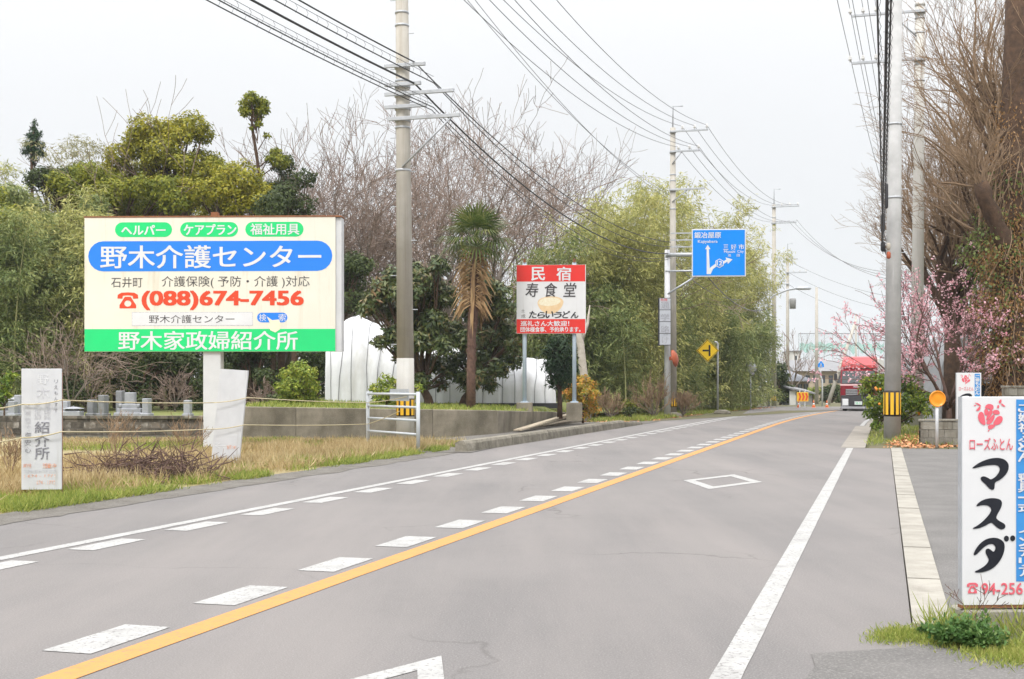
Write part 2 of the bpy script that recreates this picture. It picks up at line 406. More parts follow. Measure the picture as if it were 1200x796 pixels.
mat('bowl_tan', (.72,.5,.28), (.78,.6,.38), scale=6, rough=.6)
mat('noodle_cream', (.82,.77,.62), (.75,.66,.46), scale=14, rough=.6)
mat('road_sign_blue', (.0,.25,.85), (.0,.24,.8), scale=1, rough=.35)
mat('warn_yellow', (.82,.55,.02), (.78,.52,.02), scale=2, rough=.4)
mat('band_yellow', (.82,.47,.03), (.78,.45,.03), scale=6, rough=.5)
mat('band_black', (.025,.02,.018), (.04,.03,.025), scale=6, rough=.6)
mat('reflector_orange', (.85,.3,.01), (.82,.28,.01), scale=3, rough=.3, spec=.5)
mat('cone_orange', (.75,.17,.04), (.7,.2,.08), scale=3, rough=.6)
mat('mirror_orange', (.42,.1,.045), (.34,.085,.04), scale=3, rough=.5)
mat('mirror_glass', (.6,.62,.65), rough=.08, metal=1.0)
mat('wire_black', (.05,.05,.055), rough=.6)
mat('wire_grey', (.16,.16,.17), rough=.6)
mat('insulator', (.75,.75,.74), (.65,.65,.64), scale=9, rough=.3, spec=.5)
mat('rope_tan', (.6,.52,.34), (.5,.43,.28), scale=40, rough=.9)
mat('rust', (.3,.13,.06), (.2,.09,.05), scale=8, rough=.9)
mat('wood_grey', (.44,.38,.29), (.32,.27,.2), scale=4, rough=.9, vary=.2)
mat('tarp_white', (.66,.67,.69), (.56,.57,.59), scale=.8, rough=.55, bump=.6, bscale=2.2, dirt=(.4,.39,.36), dscale=(1.5,1.5,.35), dlo=.5, dhi=.7, damt=.5)
mat('tarp_grey', (.42,.43,.45), (.34,.35,.37), scale=1.2, rough=.5, dirt=(.25,.24,.23), dscale=(3,3,.5), damt=.5)
mat('black_sheet', (.03,.03,.035), (.05,.05,.055), scale=4, rough=.7)
mat('granite', (.22,.225,.235), (.17,.175,.185), scale=4, rough=.6, fine=(.3,.3,.31), fscale=40, famt=.4, vary=.15)
mat('granite_pale', (.36,.37,.4), (.29,.3,.33), scale=4, rough=.6, fine=(.45,.45,.47), fscale=40, famt=.4, vary=.1)
mat('bark_grey', (.2,.17,.145), (.13,.108,.09), scale=7, rough=.95, bump=.5, bscale=25)
mat('bark_twig', (.28,.21,.17), (.19,.14,.115), scale=3, rough=.95)
mat('bark_brown', (.115,.07,.045), (.06,.038,.027), scale=6, rough=.95, bump=1.0, bscale=22)
mat('twig_tan', (.3,.21,.135), (.2,.135,.085), scale=2, rough=.95)
mat('bark_pale', (.5,.46,.4), (.38,.34,.28), scale=4, rough=.9)
mat('bark_plum', (.16,.1,.08), (.1,.065,.055), scale=6, rough=.9)
mat('culm', (.28,.3,.12), (.36,.33,.17), scale=3, rough=.6)
mat('palm_bark', (.17,.1,.075), (.1,.06,.05), scale=9, rough=.95, bump=.8, bscale=22)
leafmat('leaf_olive', [(0.072, 0.107, 0.013), (0.204, 0.231, 0.022), (0.378, 0.362, 0.039)], nscale=.35)
leafmat('leaf_olive_bright', [(0.112, 0.143, 0.012), (0.286, 0.282, 0.023), (0.479, 0.409, 0.041)], nscale=.35)
leafmat('leaf_dark', [(0.022, 0.036, 0.012), (0.055, 0.08, 0.022), (0.11, 0.14, 0.04)], nscale=.4)
leafmat('leaf_loquat', [(0.026, 0.05, 0.018), (0.064, 0.096, 0.03), (0.126, 0.149, 0.045), (0.234, 0.141, 0.068)], trans=.15, rough=.4, spec=.4, nscale=.8)
leafmat('leaf_bamboo', [(0.22, 0.25, 0.085), (0.43, 0.43, 0.145), (0.66, 0.6, 0.24)], nscale=.22)
leafmat('leaf_bamboo_green', [(0.1, 0.15, 0.05), (0.23, 0.275, 0.095), (0.43, 0.44, 0.17)], nscale=.22)
leafmat('leaf_bamboo_pale', [(0.22, 0.22, 0.11), (0.34, 0.32, 0.17), (0.48, 0.45, 0.27)], nscale=.3)
leafmat('leaf_shrub', [(0.102, 0.167, 0.022), (0.245, 0.313, 0.046), (0.53, 0.508, 0.092)], nscale=.9)
leafmat('leaf_citrus', [(0.051, 0.106, 0.017), (0.153, 0.238, 0.025), (0.408, 0.428, 0.051)], nscale=.9, spec=.4)
leafmat('leaf_conifer', [(0.016, 0.039, 0.018), (0.036, 0.072, 0.031), (0.065, 0.111, 0.046)], trans=.1, nscale=.8)
leafmat('leaf_nandina', [(0.17, 0.238, 0.034), (0.51, 0.34, 0.051), (0.75, 0.255, 0.068)], nscale=1.3)
leafmat('leaf_dry', [(0.2, 0.1, 0.035), (0.34, 0.19, 0.07), (0.46, 0.29, 0.13)], nscale=1.0)
leafmat('leaf_fallen', [(0.3, 0.12, 0.05), (0.52, 0.23, 0.1), (0.62, 0.36, 0.2)], trans=0, nscale=2)
leafmat('leaf_ivy', [(0.051, 0.102, 0.031), (0.136, 0.187, 0.051), (0.255, 0.255, 0.085)], nscale=.8)
leafmat('leaf_palm', [(0.04, 0.07, 0.018), (0.1, 0.14, 0.035), (0.22, 0.22, 0.07)], nscale=1.2, rough=.4, spec=.4)
leafmat('palm_skirt', [(0.2, 0.12, 0.06), (0.38, 0.24, 0.12), (0.5, 0.36, 0.2)], trans=.1, nscale=2)
leafmat('blossom', [(0.68, 0.27, 0.34), (0.8, 0.47, 0.53), (0.82, 0.62, 0.65)], trans=.35, nscale=1.5)
leafmat('grass_dry', [(0.3, 0.215, 0.1), (0.47, 0.36, 0.19), (0.62, 0.51, 0.3)], trans=.3, nscale=.8)
leafmat('grass_green', [(0.14, 0.2, 0.04), (0.29, 0.35, 0.07), (0.48, 0.45, 0.15)], trans=.35, nscale=1.0)
leafmat('weed_leaf', [(0.055, 0.132, 0.039), (0.11, 0.209, 0.055), (0.22, 0.297, 0.099)], trans=.3, nscale=3)
mat('house_tan', (.45,.37,.27), (.38,.31,.23), scale=2, rough=.9)
mat('house_white', (.72,.71,.68), (.66,.65,.62), scale=2, rough=.85)
mat('house_grey', (.34,.34,.34), (.28,.28,.28), scale=2, rough=.9)
mat('roof_tile', (.24,.25,.28), (.18,.19,.21), scale=6, rough=.6, vary=.1)
mat('roof_metal', (.24,.24,.25), (.2,.2,.21), scale=2, rough=.5)
mat('net_green', (.05,.5,.32), (.06,.45,.3), scale=1, rough=.8, alpha=.4)
mat('net_thin', (.35,.45,.5), rough=.8, alpha=.08)
mat('glass_dark', (.05,.06,.07), rough=.08, spec=.6)
mat('glass_truck', (.06,.075,.08), rough=.05, spec=.9)
mat('truck_red', (.24,.01,.022), (.21,.01,.02), scale=2, rough=.3, spec=.5)
mat('truck_pink_red', (.5,.055,.06), (.46,.055,.06), scale=2, rough=.35, spec=.5)
mat('truck_silver', (.3,.3,.32), (.24,.24,.26), scale=4, rough=.35, spec=.5)
mat('truck_dark', (.04,.04,.045), (.06,.06,.065), scale=5, rough=.6)
mat('chrome', (.65,.66,.68), rough=.2, metal=.8)
mat('lamp_clear', (.75,.77,.8), rough=.15, spec=.7)
mat('tyre', (.025,.025,.027), (.04,.04,.04), scale=9, rough=.9)
mat('hill_blue', (.2,.28,.33), (.17,.25,.29), scale=.01, rough=1.0)

# ================================================================== ground, road, paths
def sheet(name, pts, z, m, label=None, sub=1):
    mb = MB(); mb.add([(p[0], p[1], (p[2] if len(p) > 2 and z is None else z)) for p in pts], [tuple(range(len(pts)))])
    return struct(name, mb, m, label)
def ribbon(name, tl, tr, s0, s1, z, m, step=1.0, parent=None, zf=None, label=None, jag=0.0):
    if jag: step = .12 if s1-s0 < 3 else .3
    mb = MB(); n = max(1, int((s1-s0)/step)); vs = []
    for i in range(n+1):
        s = s0 + (s1-s0)*i/n
        a = tl(s) if callable(tl) else tl; b = tr(s) if callable(tr) else tr
        if jag and s < 45: a += jag*mnoise.noise((s*9,a,1)); b += jag*mnoise.noise((s*9,b,5)); s += jag*mnoise.noise((a*7,s,2))
        vs += [rp(s, a, z), rp(s, b, z)]
    mb.add(vs, [(2*i, 2*i+1, 2*i+3, 2*i+2) for i in range(n)])
    return struct(name, mb, m, label, parent=parent)
g = 2400
sheet('ground', [(-g,-200),(g,-200),(g,g),(-g,g)], -.07, 'earth', 'earth and rough ground reaching the horizon')
S_END = 32.3                                   # the forecourt and the wide apron end here
edge_r = lambda s: .16 if s < S_END else -.98
road = ribbon('road', lambda s: -9.7 + .12*mnoise.noise((s*.5, 3, 0)), lambda s: .17, -14, S_END, 0, 'asphalt', .5, label='grey asphalt two-lane road running away to the right')
far_road = ribbon('carriageway', lambda s: -9.5, lambda s: -.9 if s < 50 else -.6, S_END, 150, 0, 'asphalt', 1.0, road)
ribbon('lane_line', -.777-.078, -.777+.078, -14, S_END-.1, .004, 'white_paint', 1, road, jag=.004)
ribbon('lane_line', -.777-.078, -.777+.078, 50.5, 140, .004, 'white_paint', 1, road, jag=.004)
ribbon('lane_line', -7.38-.078, -7.38+.078, -14, 140, .004, 'white_paint', 1, road, jag=.004)
ribbon('centre_line', -4.07-.1, -4.07+.1, -14, 140, .004, 'yellow_paint', 1, road, jag=.004)
# slow-down dashes beside the centre line and the left edge line
def sd(px, py):
    p = gp(px, py); return p.x*math.sin(TH) + p.y*math.cos(TH)
d0, d1, d2 = sd(47,763), sd(139,732), sd(213,706)
per = (sd(329,668) - d0) / 2; ln = (d1 - d0)
for k in range(-2, 42):
    s = d0 + per*k
    ribbon('dash', -4.58, -4.26, s, s+ln, .004, 'white_paint', 2, road, jag=.004)
e0 = sd(72,644)
for k in range(-3, 40):
    s = e0 + per*k
    ribbon('dash', -7.205, -6.93, s, s+ln*1.05, .004, 'white_paint', 2, road, jag=.004)
def diamond(sa, sb, tc_, hw, lw):
    mb = MB(); sm = (sa+sb)/2; hl = (sb-sa)/2; k = 1 - lw/hw*1.12
    o = [(sa,tc_),(sm,tc_+hw),(sb,tc_),(sm,tc_-hw)]; i = [(sm-hl*k,tc_),(sm,tc_+hw*k),(sm+hl*k,tc_),(sm,tc_-hw*k)]
    vs = [rp(s,t,.004) for s,t in o+i]
    mb.add(vs, [(j,(j+1)%4,4+(j+1)%4,4+j) for j in range(4)])
    struct('diamond_marking', mb, 'white_paint', 'white diamond painted on the lane', parent=road)
diamond(sd(830,573.5), sd(848,556), -2.44, .62, .17)
diamond(sd(516,769)-(sd(848,556)-sd(830,573.5)), sd(516,769), -2.36, .62, .13)
# broken rough edge along the left shoulder
ribbon('shoulder', lambda s: -9.95+.1*mnoise.noise((s*.7,9,0)), lambda s: -9.18+.16*mnoise.noise((s*.9,1,0))+.08*mnoise.noise((s*3.1,5,0)), -14, 33, .005, 'rough_shoulder', .25, label='crumbling grey strip along the asphalt edge')
# forecourt on the right, behind the flat kerb, and the patch in front of it
lot = [rp(7.9,.4)] + [rp(S_END,.4), rp(S_END,14), rp(-8,14), rp(-8,1.0), rp(7.0,1.0)]
sheet('parking_lot', lot, .002, 'lot_asphalt', 'coarse grey asphalt forecourt beside the road')
mb = MB(); pts = [rp(-8,.14)] + [rp(s, -.38 + .35*mnoise.noise((s*1.1,4,2)) + .06*mnoise.noise((s*5,4,2)) if s < 7.6 else .15) for s in np.linspace(-8,8.0,50)] + [rp(8.0,1.1), rp(-8,1.1)]
mb.add([(p.x,p.y,.007) for p in pts], [tuple(range(len(pts)))]); struct('patch', mb, 'lot_asphalt', 'rough patched asphalt at the mouth of the forecourt')
# flat kerb strip in segments
kb = thing('kerb', 'flat pale concrete kerb strip between road and forecourt', 'kerb'); kb['kind'] = 'structure'; del kb['category']
a0 = sd(1084,733); n = 12
for i in range(n):
    s0 = a0 + (S_END-a0)*i/n; s1 = a0 + (S_END-a0)*(i+1)/n - .025
    mb = MB(); pl = [rp(s0,.18), rp(s0,.42), rp(s1,.42), rp(s1,.18)]
    mb.prism_xy([(p.x,p.y) for p in pl], -.1, .010 + .004*((i*7)%3)); o = mb.build('kerb_block', 'kerb_concrete', kb)
# gutter beyond the forecourt
ribbon('gutter', lambda s: -1.0 if s < 50 else -.64, lambda s: -.42, S_END, 75, .006, 'gutter_concrete', 1, label='pale concrete gutter along the far right edge')
mb = MB(); v = [rp(S_END, -.35), rp(S_END, 30), rp(70, 40), rp(70, -.35)]
mb.add([(p.x,p.y,-.02) for p in v], [(0,1,2,3)]); struct('verge', mb, 'earth', 'earth verge behind the gutter')
# field on the left
fl = [rp(s,-9.85) for s in np.linspace(-12, 29.5, 30)] + [gp(520,517), gp(300,514), gp(-500,512), rp(-12,-60)]
mb = MB(); mb.add([(p.x,p.y,.0 - .02) for p in fl], [tuple(range(len(fl)))])
struct('field', mb, 'straw_ground', 'flat field of dry straw-coloured grass')
# worn drive and pavement between the gate and the kerb
pv = [gp(478,530), gp(551,531)] + [rp(s,-9.15) for s in np.linspace(30.5, 54, 16)] + [gp(700,492), gp(640,497), gp(585,508.5), gp(494,516)]
mb = MB(); mb.add([(p.x,p.y,.012) for p in pv], [tuple(range(len(pv)))]); struct('pavement', mb, 'rough_shoulder', 'worn grey pavement behind the long kerb')
# raised garden behind the low concrete wall and the cemetery terrace
A = gp(262,513); B = gp(583,508.5); Cc = gp(693,493.5)
zA, zB, zC = .92, .74, .36
mb = MB(); fr = [(A.x,A.y+.1,zA-.04),(B.x,B.y+.1,zB-.04),(Cc.x-.1,Cc.y,zC-.04)]
bk = [(A.x-2,75,zA),(6,75,zB),(10,75,.2)]
mb.add(fr+bk, [(0,1,4,3),(1,2,5,4)]); struct('garden_terrace', mb, 'lawn_ground', 'raised grassy garden behind the concrete wall')
TZ = .5
D = gp(-220,509.5); E2 = gp(238,509.5)
mb = MB(); mb.add([(D.x,D.y+.1,TZ),(A.x-.1,A.y+2.2,TZ),(A.x-2,75,TZ),(D.x-20,75,TZ)], [(0,1,2,3)]); struct('cemetery_terrace', mb, 'lawn_ground', 'raised ground of the small cemetery')
mb = MB(); v = [rp(54,-9.6), rp(112,-9.0), rp(112,-30), (5,75)]
mb.add([(p[0],p[1],.01) for p in v], [(0,1,2,3)]); struct('roadside_bank', mb, 'earth', 'leaf-strewn bank at the foot of the bamboo')
mb = MB(); v = [gp(870,485.5), gp(915,481.5), gp(990,481.5), gp(1000,476.8), gp(885,476.8)]
mb.add([(p.x,p.y,.014) for p in v], [tuple(range(5))]); struct('side_road', mb, 'asphalt', 'grey asphalt apron in front of the chevron board')
# ================================================================== walls and kerbs
def along(p, q, L=None):
    p = Vector(p); q = Vector(q); d = q - p; d.z = 0
    return math.atan2(d.y, d.x), d.length
# low concrete retaining wall, two runs
def wall_run(p, q, za, zb, t=.18):
    ang, Ln = along(p, q)
    mb = MB(); n = 8; vs = []; fs = []
    for i in range(n+1):
        x = Ln*i/n; z = za+(zb-za)*i/n
        vs += [(x,0,-.1),(x,0,z-.02),(x,.02,z),(x,t,z),(x,t,-.1)]
    for i in range(n):
        for k in range(4): fs.append((5*i+k,5*i+5+k,5*i+6+k,5*i+1+k))
    fs += [(0,1,2,3,4),(5*n+4,5*n+3,5*n+2,5*n+1,5*n)]
    mb.add(vs, [f[::1] for f in fs]); return mb, ang
cw = thing('concrete_wall', 'low weathered concrete retaining wall in front of the white covered tunnel', 'wall', (A.x,A.y,0))
for p_, q_, za_, zb_, n_ in ((A,B,zA,zB,4),(B+Vector((.004,.003,0)),Cc,zB-.003,zC,5)):
    for i in range(n_):
        pa, pb_ = p_.lerp(q_,i/n_), p_.lerp(q_,(i+1)/n_); dd_ = (pb_-pa).normalized()*.012
        mb, ang = wall_run(pa, pb_-dd_, za_+(zb_-za_)*i/n_, za_+(zb_-za_)*(i+1)/n_); o = mb.build('wall_panel','old_concrete',cw); o.rotation_euler.z = ang; o.location = Vector((pa.x-A.x,pa.y-A.y+.008*(i%2),0))
# cemetery block wall: every block its own piece
def block_wall(name, label, p, q, rows, bl, bh, m, cap=False, thick=.15, z0=0.0, seed=1):
    ang, Ln = along(p, q); r = random.Random(seed)
    w = thing(name, label, 'wall', (p[0],p[1],z0), ang)
    MB().box(0, Ln, .02, thick-.02, -.1, rows*bh-.01).build('mortar_core', 'mortar', w)
    n = int(Ln/bl)
    meshes = []
    for k in range(4):
        b = MB(); b.bbox(0, bl-.012, 0, thick, 0, bh-.012, .008); me = bpy.data.meshes.new('block'); me.from_pydata(b.v, [], b.f); me.materials.append(M(m)); meshes.append(me)
    hb = MB(); hb.bbox(0, bl/2-.012, 0, thick, 0, bh-.012, .008); hm = bpy.data.meshes.new('block'); hm.from_pydata(hb.v, [], hb.f); hm.materials.append(M(m))
    for j in range(rows):
        off = 0 if j % 2 == 0 else bl/2
        if off:
            o = bpy.data.objects.new('block', hm); C.objects.link(o); o.parent = w; o.location = (0, r.uniform(-.004,.004), j*bh)
        for i in range(n - (1 if off else 0)):
            o = bpy.data.objects.new('block', meshes[(i+j) % 4]); C.objects.link(o); o.parent = w
            o.location = (off+i*bl, r.uniform(-.006,.006), j*bh)
    if cap: MB().bbox(-.02, Ln+.02, -.02, thick+.02, rows*bh, rows*bh+.05, .01).build('coping', m, w)
    return w
block_wall('block_wall', 'dark stained concrete block wall below the gravestones', gp(-60,509.5), gp(247,509.5), 3, .4, .2, 'dark_block', seed=3)
block_wall('block_wall', 'grey concrete block wall behind the orange disc marker', gp(1079,523), gp(1136,523), 3, .4, .21, 'grey_block', cap=True, seed=5)
bw = gp(1172,520)
block_wall('block_wall', 'tall grey block wall under the ivy covered trunk', gp(1178,519), gp(1300,517), 7, .4, .21, 'grey_block', cap=True, seed=8)
# long raised kerb on the left, in separate stones
lk = thing('roadside_kerb', 'long mossy raised concrete kerb along the left roadside', 'kerb')
s0 = sd(551,530); s1 = sd(752,497.5); n = 6
for i in range(n):
    a = s0+(s1-s0)*i/n; b = s0+(s1-s0)*(i+1)/n-.03
    h0 = .25 if i < n-1 else .2; h1 = .25 if i < n-1 else .1
    mb = MB(); vs = []; fs = []; m_ = 5
    for k in range(m_+1):
        s = a+(b-a)*k/m_; h = h0+(h1-h0)*k/m_ + .012*mnoise.noise((s*2,i,0))
        e = .05*(k == 0 and i == 0)
        for t, z in ((-9.1,-.05),(-9.1-.02-e,h-.06),(-9.16-e,h),(-9.36+e,h+.005),(-9.42,h-.05),(-9.42,-.05)): vs.append(rp(s,t+.01*mnoise.noise((s*3,t*5,2)),z))
    for k in range(m_):
        for j in range(5): fs.append((6*k+j,6*k+j+1,6*k+7+j,6*k+6+j))
    fs += [tuple(range(5,-1,-1)), tuple(6*m_+j for j in range(6))]
    mb.add(vs, fs).build('kerb_stone', 'mossy_kerb', lk)
for i, (px, py, sc) in enumerate(((790,489,1.0),(846,485.5,1.2))):
    c = gp(px,py); mb = MB()
    mb.lathe([(.32*sc,-.05),(.34*sc,.08),(.28*sc,.2),(.12*sc,.27)], 7)
    o = mb.build('concrete_lump', 'mossy_kerb'); o.location = c; o.scale = (1.2,.6,.9)
    tag(o, ('low concrete lump at the foot of the tall sign pole','low concrete lump beside the yellow sign post')[i], 'kerb stone', 'broken kerb stones')
# planks leaning along the wall
for i,(ax_,ay_,bx_,bz_,w) in enumerate(((604,507,656,.40,.07),(609,507.5,650,.30,.06),(616,506,657,.44,.05),(634,503,664,.2,.06))):
    p = gp(ax_,ay_); f_ = (bx_-583)/110.0; q = B.lerp(Cc,f_)+Vector((.1+.06*i,-.35-.05*i,0)); q.z = bz_; p.z = .05+.02*i
    d_ = q-p; Ln = d_.length; o = MB().bbox(0,Ln,-w,w,0,.05,.008).build('plank','wood_grey'); o.location = p; o.rotation_euler = (0,-math.asin(d_.z/Ln),math.atan2(d_.y,d_.x))
    tag(o, ('longest weathered plank leaning along the wall','second weathered plank leaning along the wall','thin plank on top of the leaning planks','short plank end at the right of the leaning planks')[i], 'plank', 'planks leaning along the wall')

# ================================================================== signboards
def sign_root(name, label, px, Y, rz=0.0, cat='signboard', group=None, z=0.0):
    return thing(name, label, cat, ((px-CX)*Y/F, Y, z), rz, group)
class Zm:
    """reads sizes off an enlarged crop of the photograph: crop origin, enlargement, sign centre and distance"""
    def __init__(s, ox, oy, k, pxc, Y, z0=0.0): s.ox,s.oy,s.k,s.c,s.m,s.z0 = ox,oy,k,pxc,Y/F,z0
    def x(s, u): return (s.ox+u/s.k - s.c)*s.m
    def z(s, v): return CH+(HY-(s.oy+v/s.k))*s.m - s.z0
    def b(s, x0, x1, y0, y1): return (s.x(x0), s.x(x1), s.z(y1), s.z(y0))
    def p(s, pts): return [(s.x(a), s.z(b)) for a,b in pts]
def shape(sm, z, pts, k=2): return chaikin(z.p(pts), k)
# ---- big cream billboard on a single post
bbY = 30.6
bb = sign_root('billboard', 'large cream, green and blue billboard standing on one white post', 249, bbY, math.radians(-1.5))
z = Zm(80,240,3.529,249,bbY)
x0,x1,zb,zt = z.b(62,1107,52,607)
MB().bbox(x0,x1,0,.05,zb,zt,.004).build('face_panel','sign_cream',bb)
MB().bbox(x0+.01,x1+.14,.052,.42,zb+.005,zt-.005,.01).build('cabinet','white_metal',bb)
MB().bbox(x0-.02,x1+.15,-.01,.44,zt,zt+.035,.005).build('top_cap','rust',bb)
px0 = (237-249)*z.m; MB().bbox(px0,px0+.43,.06,.36,-.1,zb+.01,.02).build('post','white_metal',bb)
MB().box(z.x(585),z.x(612),.1,.3,zt,zt+.14).build('lifting_lug','rust',bb)
flat([pill(*z.b(190,428,72,133))],'print_green',bb,'green_lozenge',-.003); text('ヘルパー',z.b(218,400,84,124),'print_white',bb,-.006,.025)
flat([pill(*z.b(462,703,72,133))],'print_green',bb,'green_lozenge',-.003); text('ケアプラン',z.b(478,695,81,125),'print_white',bb,-.006,.025)
flat([pill(*z.b(733,975,72,133))],'print_green',bb,'green_lozenge',-.003); text('福祉用具',z.b(755,957,79,125),'print_white',bb,-.006,.015)
flat([pill(*z.b(78,1094,150,275))],'print_blue',bb,'blue_lozenge',-.003); text('野木介護センター',z.b(130,1047,168,262),'print_white',bb,-.006,.012)
text('石井町',z.b(174,305,299,342),'print_dark',bb); text('介護保険( 予防・介護 )対応',z.b(385,1000,295,346),'print_dark',bb)
flat(phone(*z.b(200,287,362,428)),'print_red_orange',bb,'telephone_emblem')
text('(088)674-7456',z.b(305,972,357,434),'print_red_orange',bb,-.004,.033)
flat([rect(*z.b(260,765,444,501))],'print_pale_grey',bb,'box_outline',-.002); flat([rect(*z.b(263,762,447,498))],'print_white',bb,'search_box',-.004)
text('野木介護センター',z.b(332,688,456,490),'print_dark',bb,-.007)
flat([pill(*z.b(782,908,447,487))],'print_blue',bb,'search_button',-.003); text('検',z.b(790,820,452,482),'print_white',bb,-.006); text('索',z.b(871,902,452,482),'print_white',bb,-.006)
flat([z.p([(822,462),(845,478),(872,475),(882,495),(878,515),(858,529),(838,520),(826,500),(838,494)])],'print_cream',bb,'pointing_hand',-.008)
flat([rect(*z.b(62.5,1106.5,514,606.5))],'print_green',bb,'green_band',-.003); text('野木家政婦紹介所',z.b(205,950,523,600),'print_white',bb,-.006,.012)
# ---- faded narrow board on the verge
faY = 17.2
fa = sign_root('faded_signboard', 'narrow white signboard with peeling faded lettering beside the twig pile', 48, faY, math.radians(4))
z = Zm(0,420,4.423,48,faY)
x0,x1,zb,zt = z.b(113,317,54,680)
MB().bbox(x0,x1,0,.03,zb,zt,.004).build('board','faded_board',fa)
for xx in (x0+.02, x1-.03): MB().box(xx,xx+.03,.03,.06,-.1,zt-.05).build('leg','rust',fa)
MB().box(x0,x1,.035,.055,zb-.1,zb-.07).build('cross_bar','rust',fa)
text('野',z.b(195,252,85,135),'print_faint',fa); text('木',z.b(190,258,150,210),'print_pale_grey',fa)
for i,ch in enumerate('家政婦'): text(ch,z.b(178,214,226+32*i,255+32*i),'print_pale_grey',fa)
for i,ch in enumerate('看護婦'): text(ch,z.b(228,262,226+32*i,255+32*i),'print_pale_grey',fa)
for ch,a,b in (('紹',328,388),('介',398,458),('所',462,524)): text(ch,z.b(182,255,a,b),'print_grey',fa,-.004,.012)
for i,ch in enumerate('込看護で御安心'): text(ch,z.b(132,162,232+38*i,262+38*i),'print_pale_grey' if i<4 else 'print_grey',fa)
for i,ch in enumerate('リえもんすす'): text(ch,z.b(280,298,110+30*i,130+30*i),'print_grey',fa)
text('常時',z.b(122,165,545,568),'print_rust',fa); text('活動中',z.b(222,290,545,570),'print_rust',fa,-.004,.02); text('石井町石井字高川原',z.b(126,290,578,595),'print_pale_grey',fa)
text('( 674 - 1771',z.b(126,285,602,622),'print_rust',fa); text('674 - 1772',z.b(190,285,634,654),'print_rust',fa)
# ---- blank leaning board
lbY = 23.6
lb = sign_root('leaning_board', 'blank white board leaning to the right in front of the billboard post', 265, lbY, math.radians(-6))
z = Zm(0,400,2.843,265,lbY)
pl = z.p([(733,92),(828,98),(796,412),(702,398)])
mb = MB(); mb.prism_xz(pl,0,.06); mb.build('board','faded_board',lb)
for a,b,c_,d in ((742,120,712,432),(810,128,780,428)):
    pp = z.p([(a,b),(c_,d)]); MB().tube([(pp[0][0],.085,pp[0][1]),(pp[1][0],.085,min(pp[1][1],-.05))],.022,6).build('leg','rust',lb)
text('←',z.b(715,752,338,358),'print_faint',lb,-.004); text('野木',z.b(756,790,346,360),'print_rust',lb,-.004)
# ---- red and white eating-house sign on two posts
rsY = 45.0
rs = sign_root('restaurant_sign', 'square red and white roadside sign with noodle bowl on two posts', 645, rsY, math.radians(-3), z=.6)
z = Zm(590,300,7.96,645,rsY,.6)
x0,x1,zb,zt = z.b(122,768,84,724)
MB().bbox(x0,x1,0,.09,zb,zt,.006).build('panel','sign_white',rs)
flat([rect(*z.b(123,762,85,239))],'print_red',rs,'red_band',-.003); flat([rect(*z.b(123,762,590,722))],'print_red',rs,'red_band',-.003)
text('民',z.b(262,385,105,228),'print_white',rs,-.008,.02); text('宿',z.b(498,628,105,230),'print_white',rs,-.008,.02)
for ch,a,b in (('寿',205,325),('食',385,500),('堂',558,680)): text(ch,z.b(a,b,252,382),'print_dark',rs,-.01,.008,.12)
flat([shape(0,z,[(310,440),(340,395),(430,375),(520,385),(562,415),(555,460),(520,510),(470,540),(400,540),(345,505)],2)],'bowl_tan',rs,'bowl_print',-.003)
flat([shape(0,z,[(318,440),(350,402),(430,384),(510,395),(540,420),(510,452),(430,470),(350,462)],2)],'noodle_cream',rs,'noodle_print',-.006)
for i,ch in enumerate('たらいうどん'): text(ch,z.b(238+78*i,308+78*i,515+(i%2)*8,580),'print_black',rs,-.01,.02,.15)
text('土',z.b(165,200,495,525),'print_dark',rs); text('成',z.b(165,205,545,578),'print_dark',rs)
text('巡礼さん大歓迎！',z.b(160,612,606,655),'print_white',rs,-.008,.02); text('団体様食事、予約承ります。',z.b(160,718,662,710),'print_white',rs,-.008,.02)
for pxp in (614.5,673): 
    xx = (pxp-645)*z.m
    MB().tube([(xx,.16,-.05),(xx,.16,zt+.1)],.075,10).build('post','pale_blue_post',rs,True)
    MB().bbox(xx-.28,xx+.28,-.1,.42,-.3,.33,.02).build('footing','old_concrete',rs)
    MB().bbox(xx-.14,xx+.14,.02,.3,.33,.37,.01).build('base_plate','pale_blue_post',rs)
    MB().tube([(xx,.1,zt+.1),(xx,.1,zt+.22)],.05,6).build('post_cap','rust',rs)
for zz in (zb+.3,zt-.3): MB().box(x0+.1,x1-.1,.09,.15,zz-.04,zz+.04).build('cross_bar','pale_blue_post',rs)
# ---- shop signs on the right
MA = [(48,604),(95,568),(160,540),(225,528),(285,537),(318,570),(320,610),(300,650),(255,690),(215,705),(217,745),(205,762),(180,755),(150,720),(115,690),(112,670),(135,660),(165,672),(188,688),(225,665),(250,630),(255,605),(240,585),(210,580),(150,585),(100,597),(60,606)]
SU = [(80,75),(110,45),(160,25),(220,22),(262,35),(272,60),(262,95),(235,140),(225,165),(245,185),(285,205),(297,222),(290,242),(262,250),(235,235),(205,208),(190,195),(150,220),(100,240),(58,244),(55,236),(90,220),(140,180),(180,135),(193,105),(180,82),(150,72),(110,75),(85,83)]
DA = [(60,425),(75,390),(110,345),(160,312),(220,305),(265,320),(290,350),(288,400),(270,450),(235,500),(190,535),(130,555),(75,557),(68,548),(100,535),(150,505),(175,470),(165,445),(148,415),(150,390),(170,382),(190,395),(207,410),(220,395),(222,370),(205,352),(175,352),(140,372),(105,405),(80,430),(65,432)]
dot = lambda cx,cy,r,e=1.1: [(cx+r*math.cos(i*math.pi/6), cy+r*e*math.sin(i*math.pi/6)) for i in range(12)]
